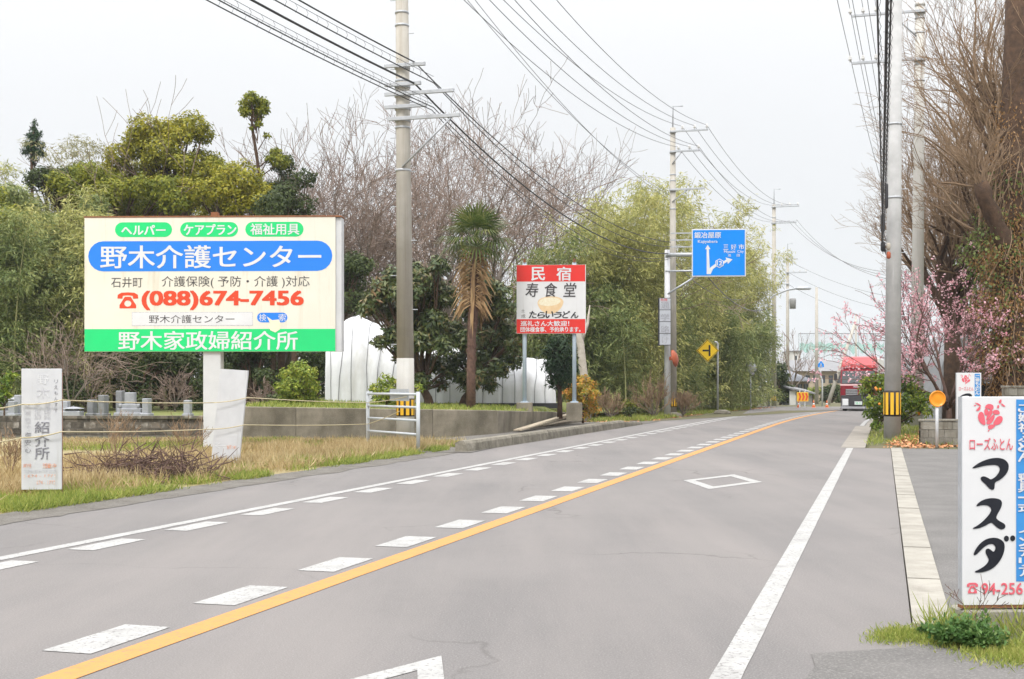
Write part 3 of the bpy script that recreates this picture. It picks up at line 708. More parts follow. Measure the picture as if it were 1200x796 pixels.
ROSE = [[(97,235),(105,212),(122,206),(136,222),(142,258),(146,288),(124,284),(103,262)], [(142,208),(142,185),(160,182),(172,205),(160,222),(148,222)], [(148,172),(158,152),(180,146),(202,155),(204,176),(190,186),(170,176)],
        [(176,196),(190,190),(200,204),(182,236),(160,258),(156,246)], [(208,192),(236,188),(250,204),(248,216),(222,218),(206,210)], [(160,270),(186,242),(206,222),(214,232),(206,258),(190,280),(164,288)],
        [(208,286),(220,260),(240,236),(264,236),(272,256),(258,280),(232,292)], [(172,320),(170,300),(196,292),(220,300),(200,318),(184,324)], [(165,338),(172,330),(180,333),(170,342)]]
LEAFS = [[(62,152),(84,150),(72,160)], [(70,136),(100,140),(116,160),(104,158),(88,146)], [(80,190),(96,172),(108,160),(112,176),(98,192)], [(232,172),(240,150),(250,160),(246,174)], [(244,128),(262,110),(266,126),(256,142)], [(262,140),(278,146),(296,164),(272,158)]]
def shop_sign(label, pxc, Y, rz, k, ox, oy, z0, body_z):
    """k/ox/oy: enlargement and origin of the sheet the layout is read from"""
    r = sign_root('shop_sign', label, pxc, Y, rz, group='bedding shop signs')
    z = Zm(ox,oy,k,pxc,Y); zs = Zm(ox,oy+130*6.123/k,k,pxc,Y)
    x0,x1,zb,zt = z.b(-17,520,92,1585)
    MB().bbox(x0,x1,0,.05,zb,zt,.004).build('board','sign_white',r)
    MB().bbox(x0-.008,x1+.008,.004,.058,zb-.02,zb,.002).build('bottom_rail','rust',r)
    MB().box(x0-.006,x0,.006,.056,zb,zt).build('edge_strip','galvanised',r)
    flat([chaikin(z.p(p),1) for p in [[(sum(q[0] for q in s_)/len(s_)*-.2+u*1.2, sum(q[1] for q in s_)/len(s_)*-.2+v*1.2) for u,v in s_] for s_ in ROSE+LEAFS]],'print_pink',r,'rose_emblem')
    text('ローズふとん',z.b(32,348,386,474),'print_pink',r,-.004,.01)
    flat([shape(0,z,MA)],'print_black',r,'lettering')
    flat([shape(0,zs,SU)],'print_black',r,'lettering'); flat([shape(0,zs,DA)],'print_black',r,'lettering'); flat([zs.p(dot(302,314,19)),zs.p(dot(348,312,19))],'print_black',r,'lettering')
    flat(phone(*zs.b(12,95,628,705)),'print_pink',r,'telephone_emblem'); text('94-256',zs.b(120,420,632,715),'print_pink',r,-.004,.015)
    flat([rect(z.x(374),z.x(492),zs.z(622),z.z(112))],'print_cyan_blue',r,'blue_strip',-.003)
    for i,ch in enumerate('ご婚礼ふとん'): text(ch,z.b(388,478,138+71*i,203+71*i),'print_white',r,-.006,.03)
    for i,ch in enumerate('寝具一式'): text(ch,z.b(388,478,640+71*i,706+71*i),'print_white',r,-.006,.03)
    for i,ch in enumerate('インテリア'): text(ch,zs.b(394,472,235+72*i,296+72*i),'print_white',r,-.006,.03)
    for xx in (x0+.04,x1-.08): MB().box(xx,xx+.04,.06,.1,-.05,zt-.1).build('leg','rust',r)
    return r, x0, x1, zb
ssY = 7.75
s1, sx0, sx1, szb = shop_sign('tall white bedding shop sign at the right edge, close to the road', 1168, ssY, math.radians(3), 6.123, 1130, 450, 0, 0)
MB().bbox(sx0-.0,sx1+.05,-.02,.2,-.08,szb-.03,.012).build('footing','kerb_concrete',s1)
k2 = 6.123/.336
shop_sign('smaller distant bedding shop sign standing before the grey block wall', 1134.5, 32.6, math.radians(3), k2, 1134.5+(1130-1168)*.336, 437-92/k2, 0, 0)
# ---- blue direction sign hanging from a steel pole
bsY = 62.5
bs = sign_root('direction_sign', 'blue overhead direction sign hung from a grey steel pole', 782, bsY, math.radians(-4))
z = Zm(790,260,10.61,782,bsY)
x0,x1,zb,zt = z.b(213,875,103,690)
MB().bbox(x0,x1,-.25,-.2,zb,zt,.01).build('border','print_white',bs); MB().bbox(x0+.05,x1-.05,-.262,-.25,zb+.05,zt-.05,.002).build('panel','road_sign_blue',bs)
yy = -.27
text('鍛冶屋原',z.b(245,570,140,215),'print_white',bs,yy,.012); text('Kajiyabara',z.b(288,528,238,285),'print_white',bs,yy,.008)
text('三',z.b(600,660,298,358),'print_white',bs,yy,.012); text('好',z.b(692,758,294,360),'print_white',bs,yy,.008); text('市',z.b(786,854,294,356),'print_white',bs,yy,.012)
text('Miyoshi',z.b(608,742,368,410),'print_white',bs,yy,.008); text('City',z.b(772,848,366,408),'print_white',bs,yy,.008)
text('池',z.b(654,692,414,446),'print_white',bs,yy,.008); text('田',z.b(764,800,414,446),'print_white',bs,yy,.008)
flat([z.p([(395,660),(395,352),(375,352),(408,298),(442,352),(422,352),(432,590),(450,570),(500,535),(520,560),(470,600),(445,660)])],'print_white',bs,'arrow',yy)
flat([z.p([(590,512),(636,480),(625,455),(712,480),(655,535),(648,508),(604,534)])],'print_white',bs,'arrow',yy)
hexa = lambda r: [(552+r*math.cos(math.pi/6+i*math.pi/3), 527+r*math.sin(math.pi/6+i*math.pi/3)) for i in range(6)]
flat([z.p(hexa(58))],'print_white',bs,'route_shield',yy-.004); flat([z.p(hexa(48))],'road_sign_blue',bs,'route_shield',yy-.008); text('12',z.b(520,582,500,552),'print_white',bs,yy-.012,.03)
zp = lambda py: CH+(HY-py)*bsY/F
MB().tube([(0,0,-.1),(0,0,zp(293))],[.17,.13],14).build('pole','white_metal',bs,True)
for py, rr in ((299,.1),(318,.05)):
    MB().tube([(-.1,-.1,zp(py)),(x0+1.2,-.14,zp(py))],rr,8).build('arm','galvanised',bs,True)
for py in (274,282,290): MB().box(.15,x1-.3,-.2,-.14,zp(py)-.03,zp(py)+.03).build('stiffener','galvanised',bs)
MB().tube([(0,-.1,zp(345)),(x0+.3,-.12,zp(323))],.05,8).build('brace','galvanised',bs,True)
# ---- vertical lettered board on the same pole
vb = thing('notice_board', 'tall narrow grey lettered notice in a dark frame on the steel pole', 'signboard', ((778.5-CX)*62.1/F,62.1-.15,0))
z = Zm(765,340,7.97,778.5,62.0)
x0,x1,zb,zt = z.b(45,163,74,518); MB().bbox(x0,x1,-.1,.0,zb,zt,.01).build('frame','black_sheet',vb)
mat('notice_grey',(.5,.52,.57),(.44,.46,.51),scale=4,rough=.6); mat('print_slate',(.3,.31,.35),(.42,.43,.47),scale=12,rough=.6)
for i in range(4):
    flat([rect(*z.b(58,160,80+110*i,184+110*i if i<3 else 512))],'notice_grey',vb,'panel',-.104)
text('危険',z.b(66,130,82,106),'print_red',vb,-.108)
for i,ch in enumerate('通学路'): text(ch,z.b(70,148,112+112*i,176+112*i),'print_slate',vb,-.108,.02)
text('注意',z.b(86,140,408,424),'print_slate',vb,-.108); text('け',z.b(80,140,440,500),'print_slate',vb,-.108)
# ---- yellow warning diamond
ywY = 70.0
yw = sign_root('warning_sign', 'yellow diamond junction sign on a thin grey post', 841, ywY)
m = ywY/F; zc = CH+(HY-411)*m; cx = (829-841)*m; hh = 13.2*m
MB().prism_xz([(cx-hh,zc),(cx,zc-hh),(cx+hh,zc),(cx,zc+hh)],-.09,-.07).build('plate','warn_yellow',yw)
k=.9; flat([[(cx-hh*.94,zc),(cx,zc-hh*.94),(cx+hh*.94,zc),(cx,zc+hh*.94)]],'print_black',yw,'border',-.094); flat([[(cx-hh*.88,zc),(cx,zc-hh*.88),(cx+hh*.88,zc),(cx,zc+hh*.88)]],'warn_yellow',yw,'face',-.098)
flat([rect(cx+.05,cx+.15,zc-.3,zc+.3), rect(cx-.28,cx+.05,zc-.05,zc+.05)],'print_black',yw,'junction_symbol',-.102)
MB().tube([(0,0,-.1),(0,0,CH+(HY-403)*m),(-.04,0,CH+(HY-401.3)*m),(-.18,0,CH+(HY-401)*m)],.055,8).build('post','galvanised',yw,True)
MB().box(cx-.05,.03,-.07,-.03,zc-.05,zc+.05).build('bracket','galvanised',yw)
# ---- orange road mirror seen from the side, on the second concrete pole
om = thing('traffic_mirror', 'orange traffic mirror seen edge-on, fixed to the concrete pole', 'mirror', at(790.5,420,61.9))
mb = MB(); mb.lathe([(.02,.16),(.22,.14),(.36,.06),(.42,0),(.42,-.05),(.4,-.06)],18); o = mb.build('hood','mirror_orange',om,True); o.rotation_euler = (0,math.radians(78),math.radians(-20))
mb = MB(); mb.lathe([(.39,-.065),(.2,-.085),(.02,-.09)],18); o = mb.build('mirror_face','mirror_glass',om,True); o.rotation_euler = (0,math.radians(78),math.radians(-20))
MB().bbox(-.25,-.02,-.12,.12,-.1,.08,.02).build('bracket','mirror_orange',om)
# ---- small round mirror by the bamboo
rm = sign_root('traffic_mirror', 'small round grey mirror half hidden by the bamboo', 880, 82)
zc = CH+(HY-432)*82/F
mb = MB(); mb.lathe([(.02,.1),(.3,.08),(.5,0),(.5,-.04)],18); o = mb.build('hood','house_grey',rm,True); o.location=(0,0,zc); o.rotation_euler=(math.radians(90),0,0); o.scale=(.75,1,1)
mb = MB(); mb.lathe([(.46,0),(.25,-.03),(.02,-.04)],18); o = mb.build('mirror_face','mirror_glass',rm,True); o.location=(0,-.05,zc); o.rotation_euler=(math.radians(-90),0,0); o.scale=(.75,1,1)
MB().tube([(0,.1,-.1),(0,.1,zc+.3)],.045,8).build('post','galvanised',rm,True)
# ---- orange disc marker
od = sign_root('road_marker', 'orange reflector disc on a short white post', 1098, gp(1098,525).y)
m = gp(1098,525).y/F; zc = CH+(HY-467.5)*m
mb = MB(); mb.lathe([(9.6*m,-.015),(9.6*m,.015),(8.6*m,.022),(8.4*m,.012),(4*m,.02),(.005,.024)],24); o = mb.build('reflector_disc','reflector_orange',od,True); o.location=(0,-.04,zc); o.rotation_euler=(math.radians(90),0,0)
MB().tube([(0,0,-.05),(0,0,zc+.1)],.038,10).build('post','white_metal',od,True)
# ---- pipe barrier with ropes
p1, p2 = gp(431,524), gp(490,530)
ang, Ln = along(p1,p2)
pb = thing('pipe_barrier', 'grey four-rail pipe barrier in front of the concrete pole', 'barrier', (p1.x,p1.y,0), ang)
for xx in (0,Ln): MB().tube([(xx,0,-.1),(xx,0,1.38)],.045,10).build('post','grey_paint_metal',pb,True); 
for zz in (.4,.72,1.02,1.32): MB().tube([(0,0,zz),(Ln,0,zz)],.03,8).build('rail','grey_paint_metal',pb,True)
MB().box(Ln*.42,Ln*.78,.05,.07,1.16,1.44).build('tag_plate','galvanised',pb)
# ================================================================== utility poles
UA = -TH                                       # pole fittings follow the road
def pole(label, px, Y, h, r0, r1, m, base_z=0.0, group='concrete utility poles', arms=(), bands=(), band=None, cap=False, steps=True, rod=None, tilt=0.0, color_break=None):
    r = thing('utility_pole', label, 'pole', ((px-CX)*Y/F, Y, base_z), UA, group)
    if color_break:
        rm_ = r0+(r1-r0)*color_break/h
        MB().tube([(0,0,-.2),(0,0,color_break)],[r0*1.02,rm_*1.02],20).build('lower_shaft','pole_concrete_pale',r,True)
        MB().tube([(0,0,color_break),(tilt,0,h)],[rm_,r1],20).build('shaft',m,r,True)
    else:
        MB().tube([(0,0,-.2),(tilt,0,h)],[r0,r1],20).build('shaft',m,r,True)
    rad = lambda zz: r0+(r1-r0)*zz/h
    if cap: MB().lathe([(r1+.02,h-.05),(r1+.03,h+.05),(r1*.6,h+.16),(.02,h+.2)],14,(tilt,0,0)).build('cap','insulator',r,True)
    ax = lambda zz: tilt*zz/h
    for zz in bands: MB().lathe([(rad(zz)+.012,zz-.03),(rad(zz)+.02,zz),(rad(zz)+.012,zz+.03)],16,(ax(zz),0,0)).build('steel_band','galvanised',r,True)
    for a in arms:
        zz, xa, xb = a['z'], a['x'][0], a['x'][1]; yo = -rad(zz)-.06; xa += ax(zz); xb += ax(zz)
        o = MB().bbox(xa,xb,yo-.045,yo+.045,zz-.045,zz+.045,.008).build('cross_arm','galvanised',r)
        MB().lathe([(rad(zz)+.03,zz-.05),(rad(zz)+.03,zz+.05)],14,(ax(zz),0,0)).build('arm_clamp','galvanised',r,True)
        for xi in a.get('ins',()):
            mb = MB(); mb.lathe([(.02,zz+.04),(.02,zz+.1),(.06,zz+.11),(.075,zz+.15),(.05,zz+.17),(.065,zz+.21),(.045,zz+.25),(.03,zz+.27)],10,(xi,yo,0)); mb.build('insulator','insulator',o,True)
        if 'brace' in a:
            MB().tube([(a['brace'][0],yo,zz),(0 if xb>0 else 0,yo+.04,zz+a['brace'][1])],.03,6).build('brace','galvanised',r,True)
    if band:
        z0,z1 = band; rr = rad(z0)+.006
        hb = MB().lathe([(rr,z0),(rr,z1)],24).build('hazard_wrap','band_black',r,True)
        mb_all = []
        for k in range(10):
            a0 = 2*math.pi*(k+.18)/10; a1 = 2*math.pi*(k+.78)/10; mb = MB(); vs=[]
            for q in range(4):
                w = a0+(a1-a0)*q/3; vs += [((rr+.006)*math.cos(w),(rr+.006)*math.sin(w),z0+.07*(z1-z0)),((rr+.006)*math.cos(w),(rr+.006)*math.sin(w),z1-.07*(z1-z0))]
            mb.add(vs,[(2*q,2*q+2,2*q+3,2*q+1) for q in range(3)]); mb.build('yellow_stripe','band_yellow',hb)
    if steps:
        zz = 2.6; k = 0
        while zz < h-.6:
            sx = 1 if k%2 else -1; MB().tube([(ax(zz)+sx*rad(zz)*.9,0,zz),(ax(zz)+sx*(rad(zz)+.16),0,zz)],.012,5).build('step_bolt','galvanised',r); zz += .9; k += 1
    if rod: MB().tube([(0,0,h-.3),(0,0,h+rod),(.5,0,h+rod)],.035,6).build('top_rod','galvanised',r,True)
    return r
P1Y = 33.4
z1_ = lambda py: CH+(HY-py)*P1Y/F
u1 = P1Y/F
A1 = [(79,-.4,.72),(101,-.4,.6),(112,-.4,1.5),(127,-.4,.75),(141,-.3,1.65)]
pole1 = pole('weathered concrete utility pole behind the pipe barrier', 475, P1Y, 14.0, .235, .15, 'pole_concrete', color_break=z1_(420), tilt=-.12,
     arms=[{'z':z1_(py),'x':(a,b)} for py,a,b in A1[:4]] + [{'z':z1_(141),'x':(-.3,1.65),'brace':(1.4,-1.25)}, {'z':13.2,'x':(-.3,2.4),'ins':(.7,1.5,2.3)}, {'z':12.2,'x':(-.3,2.2),'ins':(.6,1.3,2.0)}],
     bands=[z1_(15),z1_(30),z1_(95),z1_(150),z1_(200)], band=(z1_(488),z1_(467)))
P2Y = 63.2
z2_ = lambda py: CH+(HY-py)*P2Y/F
pole('slim concrete utility pole behind the blue direction sign', 788.5, P2Y, z2_(150), .2, .13, 'pole_concrete', rod=z2_(125)-z2_(150),
     arms=[{'z':z2_(155),'x':(-.1,1.75),'ins':(.5,1.1,1.7)},{'z':z2_(178.5),'x':(-.1,1.35),'ins':(.3,.85,1.3),'brace':(.5,-.6)},{'z':z2_(223),'x':(-.15,1.6),'brace':(.8,-.6)}],
     bands=[z2_(205),z2_(212),z2_(245)], band=(z2_(477),z2_(466)), steps=False)
P3Y = 98.0
z3_ = lambda py: CH+(HY-py)*P3Y/F
pole('distant concrete pole with cross arms at the end of the bamboo', 907, P3Y, z3_(240), .2, .13, 'pole_concrete', rod=z3_(222)-z3_(240),
     arms=[{'z':z3_(243),'x':(-.2,1.9),'ins':(.6,1.2,1.8)},{'z':z3_(262),'x':(-.2,1.7)}], band=(z3_(470),z3_(464)), steps=False, bands=[z3_(255),z3_(270)])
P4Y = 128.0
z4_ = lambda py: CH+(HY-py)*P4Y/F
p4 = pole('far thin utility pole with transformer behind the street lamp', 923, P4Y, z4_(300), .19, .12, 'pole_concrete', rod=1.2,
     arms=[{'z':z4_(304),'x':(-.2,1.0)},{'z':z4_(320),'x':(-.2,1.9),'ins':(.6,1.2,1.8)},{'z':z4_(333),'x':(-1.8,.2)}], steps=False)
MB().lathe([(.3,z4_(362)),(.33,z4_(352)),(.3,z4_(350))],12,(.5,0,0)).build('transformer','house_grey',p4,True)
pole('plain grey pole standing beside the crossing sign', 957, 108, CH+(HY-337)*108/F, .17, .11, 'pole_concrete', steps=False)
pole('thin far pole on the skyline behind the truck', 1003, 150, CH+(HY-368)*150/F, .14, .1, 'pole_concrete', steps=False, arms=[{'z':CH+(HY-380)*150/F,'x':(-.6,.6)}])
a_, b_ = at(969,474.5,104.5), at(1003,376,106); a_.z = -.2
o = MB().tube([(0,0,0),b_-a_],[.17,.12],12).build('strut_pole','pole_concrete',None,True); o.location = a_
tag(o,'leaning strut pole slanting up to the right beside the truck','pole')
PRY = 36.4
zr_ = lambda py: CH+(HY-py)*PRY/F
pr = pole('thick grey concrete pole with hazard stripes by the plum tree', 1045.5, PRY, 12.6, .235, .17, 'pole_concrete_grey', tilt=.1, band=(zr_(488),zr_(458)),
     bands=[zr_(146),zr_(232)])
PQY = 46.0
zq_ = lambda py: CH+(HY-py)*PQY/F
pq = pole('pale capped concrete pole with long cross arms behind the plum tree', 1074, PQY, zq_(6), .24, .16, 'pole_concrete_pale', tilt=.12, cap=True,
     arms=[{'z':zq_(15),'x':(-2.35,.25),'ins':(-2.3,-1.85,-1.4),'brace':(-.9,-.9)},{'z':zq_(71),'x':(-2.35,.3),'ins':(-2.3,-1.85,-1.4)}], bands=[zq_(22),zq_(39),zq_(95),zq_(76)], steps=False)
# street lamp on its own slim pole
lpY = 96.0
lp = sign_root('street_lamp', 'curved-arm street lamp reaching over the road', 908, lpY, cat='lamp')
zl = lambda py: CH+(HY-py)*lpY/F; ml = lpY/F
MB().tube([(-.5,-.1,0),(-.5,-.1,zl(355)),(-.2,-.1,zl(347)),(14*ml,-.1,zl(340)),(26*ml,-.1,zl(338))],[.11,.09,.085,.08,.08],10).build('pole_arm','galvanised',lp,True)
mb = MB(); mb.lathe([(.02,-.04),(.2,-.05),(.24,.02),(.12,.1),(.02,.12)],12); o = mb.build('lamp_head','galvanised',lp,True); o.location=(33*ml,-.1,zl(338.5)); o.scale=(2.6,1.2,1.6)
# ================================================================== overhead wires
def wire(p, q, sag, r=.012, m='wire_black', n=24):
    p, q = Vector(p), Vector(q); pts = []
    for i in range(n+1):
        f = i/n; c = p.lerp(q,f); c.z -= sag*4*f*(1-f); pts.append(c)
    return pts
def cable(label, p, q, sag, r=.012, m='wire_black', group=None, name='overhead_cable', hang=False, n=24):
    pts = wire(p,q,sag,n=n); base = pts[0]
    o = MB().tube([x-base for x in pts], r, 5).build(name, m, None, True); o.location = base
    tag(o, label, 'cable', group)
    if hang:                                            # messenger wire with lashing rings above the cable
        mb = MB(); up = Vector((0,0,.16)); mb.tube([x-base+up for x in pts], r*.45, 4); mb.build('messenger_wire', m, o)
        lr = MB(); steps = int((pts[-1]-pts[0]).length/.45)
        for k in range(1, steps):
            f = k/steps*n; i = min(int(f), n-1); c = pts[i].lerp(pts[i+1], f-i)-base
            lr.tube([c-Vector((0,0,.03)), c+up*.5+Vector((.04,.02,0)), c+up], r*.3, 3, False)
        h = lr.build('lashing_rings', m, o); h['kind'] = 'stuff'
    return o
# roadside cables: (image point on the near pole, image point where the cable leaves the frame top, point on the second pole)
prev = rp(-2,-13.2)
G1 = 'dark cables strung along the left pole line'
for i,(pp, fa_, q2, r, hang) in enumerate((((486,73),(350,0),(786,284),.019,False),((508,97),(322,0),(786,289),.015,True),((486,98),(295,0),(786,297),.027,False),((508,126),(256,0),(786,301),.014,True),((506,129),(242,0),(786,303),.013,True))):
    a = at(pp[0],pp[1],P1Y-.3)
    # near span: choose its height at the previous pole so that it crosses the frame edge where the photograph shows it
    d = Vector((prev.x-a.x, prev.y-a.y)); ux = (fa_[0]-CX)/F; uz = (HY-fa_[1])/F
    kk = (ux*a.y-a.x)/(d.x-ux*d.y); Yk = a.y+d.y*kk; zk = CH+uz*Yk; sag = .55
    zq = a.z+(zk-a.z+sag*4*kk*(1-kk))/kk
    cable(('upper black cable running off the near left pole towards the camera','lashed cable second from the top on the near left pole','thickest black cable on the near left pole','upper of the two low lashed cables on the near left pole','lowest lashed cable on the near left pole')[i], a, (prev.x,prev.y,zq), sag, r, group=G1, hang=hang)
    cable(('upper black cable between the two left poles','second black cable between the two left poles','thickest black cable between the two left poles','fourth cable between the two left poles','lowest cable between the two left poles')[i], a, at(q2[0],q2[1],P2Y-.2), 1.0+.1*i, r*.9, group=G1)
def arm_pt(px, Y, z, x):
    return Vector(((px-CX)*Y/F + math.cos(UA)*x - math.sin(UA)*(-.25), Y + math.sin(UA)*x + math.cos(UA)*(-.25), z))
G2 = 'thin power lines between the tall poles'
for k,(xa,xb,za,zb_) in enumerate(((.7,.5,13.5,z2_(150)),(1.5,1.1,13.5,z2_(150)),(2.3,1.7,13.5,z2_(150)),(.6,.3,12.5,z2_(174)),(1.3,.85,12.5,z2_(174)),(2.0,1.3,12.5,z2_(174)))):
    cable('thin power line on the %s arms of the left poles, %s' % ('upper' if k < 3 else 'lower', ('innermost','middle','outermost')[k%3]), arm_pt(475,P1Y,za,xa), arm_pt(788.5,P2Y,zb_,xb), .9, .012, 'wire_grey', G2)
    cable('thin line from the %s arm of the second pole to the far pole, %s' % ('upper' if k < 3 else 'lower', ('innermost','middle','outermost')[k%3]), arm_pt(788.5,P2Y,zb_,xb), arm_pt(907,P3Y,z3_(241) if k<3 else z3_(260),.6+.6*(k%3)), 1.2, .012, 'wire_grey', 'thin power lines beyond the sign')
for k,x in enumerate((515,528)):
    cable('%s pale thin line dropping behind the bare trees to the second pole' % ('left','right')[k], at(x-40,-90,P1Y), at(786,230+k*5,P2Y), .8, .01, 'wire_grey', 'pale thin lines to the second pole')
for k in range(3):
    cable('%s line crossing from the far left pole over to the right' % ('lowest','middle','highest')[k], arm_pt(907,P3Y,z3_(262)+.1*k,1.2+.25*k), at(1075,318+6*k,70), 1.2, .014, 'wire_grey', 'lines crossing over the truck')
    cable('%s faint line across the sky above the truck' % ('highest','middle','lowest')[k], at(923,305+14*k,P4Y), at(1090,352+16*k,120), .9, .016, 'wire_grey', 'faint lines above the truck')
    cable('%s thin service line between the two far poles' % ('highest','middle','lowest')[k], at(913,302+12*k,P3Y), at(925,318+10*k,P4Y), .5, .016, 'wire_grey', 'service lines of the far poles')
cable('thick service cable reaching from the direction sign to the far pole', at(830,325,P2Y+1), at(906,357,P3Y), 1.0, .03, 'wire_grey')
cable('thin line along the tops of the bamboo by the second pole', at(790,308,P2Y), at(905,330,P3Y), 1.6, .02, 'wire_grey')
# right hand power lines over the pale pole's arms
G3 = 'thin power lines over the pale right pole'
nearp = rp(2,-2.6)
for k,xi in enumerate((-2.3,-1.85,-1.4)):
    for zz in (zq_(15)+.25, zq_(71)+.25):
        a = arm_pt(1074,PQY,zz,xi)
        cable('thin line overhead from the %s arm of the pale right pole, %s' % ('upper' if zz > zq_(40) else 'lower', ('outermost','middle','innermost')[k]), a, rp(8,-2.2+.4*k,zz+1.2), .6, .011, 'wire_grey', G3)
        cable('thin line beyond the %s arm of the pale right pole, %s' % ('upper' if zz > zq_(40) else 'lower', ('outermost','middle','innermost')[k]), a, rp(92,-1.0+.3*k,z3_(300) if zz>13 else z3_(315)), 1.4, .011, 'wire_grey', G3+' beyond')
# lashed bundle along the right pole
G4 = 'lashed cables along the right pole line'
for k,(t,zz,r,h) in enumerate(((.08,0,.02,True),(-.08,-.15,.012,True),(.12,.22,.012,True))):
    cable(('thick lashed cable hanging beside the grey right pole','lower lashed cable hanging beside the grey right pole','upper lashed cable hanging beside the grey right pole')[k], at(1033.5+k*1.2,283,PRY-.5)+Vector((0,0,zz)), rp(2,t,5.9+zz), .25, r, group=G4, hang=h, n=40)
    cable(('thick cable from the grey right pole on to the far pole','lower cable from the grey right pole on to the far pole','upper cable from the grey right pole on to the far pole')[k], at(1033.5+k*1.2,283,PRY-.5)+Vector((0,0,zz)), at(1078,330+6*k,72), .8, r, group=G4)
cl = thing('cable_closure','black and orange cable joint boxes hanging at the grey right pole','cable joint', at(1034,285,PRY-.6))
for q,(dx,dz,r,l,m_) in enumerate(((.02,-.1,.07,.28,'black_sheet'),(.0,.55,.06,.5,'black_sheet'),(.15,-.1,.06,.2,'bark_pale'),(.15,-.35,.06,.2,'mirror_orange'),(.08,1.3,.05,.7,'black_sheet'))):
    MB().lathe([(r*.5,dz-l/2),(r,dz-l/2+.04),(r,dz+l/2-.04),(r*.5,dz+l/2)],10,(dx,-.03*q,0)).build('joint_box',m_,cl,True)
MB().tube([(.02,0,-.3),(.0,0,.9)],.02,5).build('hanger','galvanised',cl)
# ropes tied between the boards and the barrier
def rope(label, pts, r=.009):
    P = []
    for i in range(len(pts)-1):
        a, b = Vector(pts[i]), Vector(pts[i+1])
        for k in range(10):
            f = k/10; c = a.lerp(b,f); c.z -= .02*4*f*(1-f); P.append(c)
    P.append(Vector(pts[-1])); base = P[0]
    o = MB().tube([p-base for p in P], r, 5).build('rope','rope_tan',None,True); o.location = base; tag(o,label,'rope','ropes strung along the field edge')
    return o
rope('upper tan rope strung along the field edge', [at(-60,484,15.5),at(26,474,faY-.05),at(72,469,faY-.05),at(248,472,lbY-.08),at(290,466,lbY-.08),at(431,472,gp(431,524).y),at(476,465,29)])
rope('lower tan rope strung along the field edge', [at(-60,524,15.5),at(26,513,faY-.05),at(72,506,faY-.05),at(246,503,lbY-.08),at(286,498,lbY-.08),at(431,497,gp(431,524).y),at(468,482,29.5)])
# ================================================================== white covered tunnel
tvY = 50.0
tv = thing('covered_tunnel', 'white sheeted plastic tunnel with tie ropes behind the dark trees', 'greenhouse', ((382-CX)*tvY/F, tvY, .75))
def tunnel_top(px):
    pts = [(381,402),(386,388),(393,374),(402,368),(412,367),(424,372),(445,381),(480,392),(530,402),(600,412),(652,422)]
    for (a,b),(c,d) in zip(pts,pts[1:]):
        if px <= c: return b+(d-b)*(px-a)/(c-a)
    return pts[-1][1]
mb = MB(); vs=[]; fs=[]; nx, na = 150, 22; mt = tvY/F
for i in range(nx+1):
    px = 381+(652-381)*i/nx; x = (px-382)*mt; h = (453-tunnel_top(px))*mt+.72
    for k in range(na+1):
        a = math.pi*k/na; w = 2.3*min(1,.35+i*.09)
        rib = 0 
        f = .09*mnoise.noise((x*1.2,a*1.0,1))+.07*mnoise.noise((x*3.2+a*.8,a*.6,4))+.03*mnoise.noise((x*9+a*2,a*1.2,7))
        yy = w-(w+f+rib)*math.cos(a)*(1 if abs(math.cos(a))<.8 else 1); zz = h*max(0,math.sin(a))**.62+f*(math.sin(a)>.05)
        vs.append((x+.05*mnoise.noise((a*3,x,2)),yy,zz))
for i in range(nx):
    for k in range(na):
        j = i*(na+1)+k; fs.append((j,j+na+1,j+na+2,j+1))
vs.append((-.05,2,0)); e=len(vs)-1
for k in range(na): fs.append((k,k+1,e))
mb.add(vs,fs).build('sheet','tarp_white',tv,True)
for px in (389,399,413,430,441,458,476,491,512,528,549,566,590,604,627,640):
    i = int((px-381)/(652-381)*nx); pts = [Vector(vs[i*(na+1)+k])+Vector((0,-.02,.02)) for k in range(0,13)]
    MB().tube([p+Vector((.12*k_*mnoise.noise((px*.3,3,1)),0,0)) for k_,p in enumerate(pts)],.011,4).build('tie_rope','wire_grey',tv)
MB().box(-.2,9.1,-.12,.05,-.1,.1).build('base_sheet','black_sheet',tv)
# grey arched shed and white unit on the right
shY = 50.0
sh = thing('arched_shed', 'grey sheeted arched shed behind the plum tree', 'shed', ((1150-CX)*shY/F, shY, 0))
m_ = shY/F; mb = MB(); vs=[]; fs=[]; na=16
for yy in (0,2,4,6):
    for k in range(na+1):
        a = math.pi*k/na; vs.append((1.6*math.cos(a)*-1,yy,1.5+1.5*(3.25-1.6)*math.sin(a)*.72+.3 if 0<k<na else 0))
for j in range(3):
    for k in range(na): q=j*(na+1)+k; fs.append((q,q+1,q+na+2,q+na+1))
mb.add(vs,fs); mb.build('cover','tarp_grey',sh,True)
mb = MB(); fr=[vs[k] for k in range(na+1)]; mb.add([(x,.01,z) for x,y,z in fr],[tuple(range(na+1))]); mb.build('end_sheet','tarp_grey',sh)
MB().box(-.9,.1,-.06,.005,0,1.9).build('door_opening','glass_dark',sh)
ac = thing('equipment_cabinet','pale boxy cabinet unit on the wall beside the shed','cabinet',((1158-CX)*40/F,40,0))
MB().bbox(-.35,.35,0,.4,1.75,2.75,.02).build('casing','house_white',ac); MB().box(-.55,.55,-.1,.5,1.64,1.72).build('shelf','house_grey',ac)
for xx in (-.5,.44): MB().box(xx,xx+.06,.1,.16,-.05,1.64).build('leg','house_grey',ac)
MB().box(-.5,.5,.2,.22,0,1.6).build('panel','black_sheet',ac)
for k in range(7): MB().box(-.28,.28,-.012,-.002,1.9+.1*k,1.93+.1*k).build('slat','house_grey',ac)
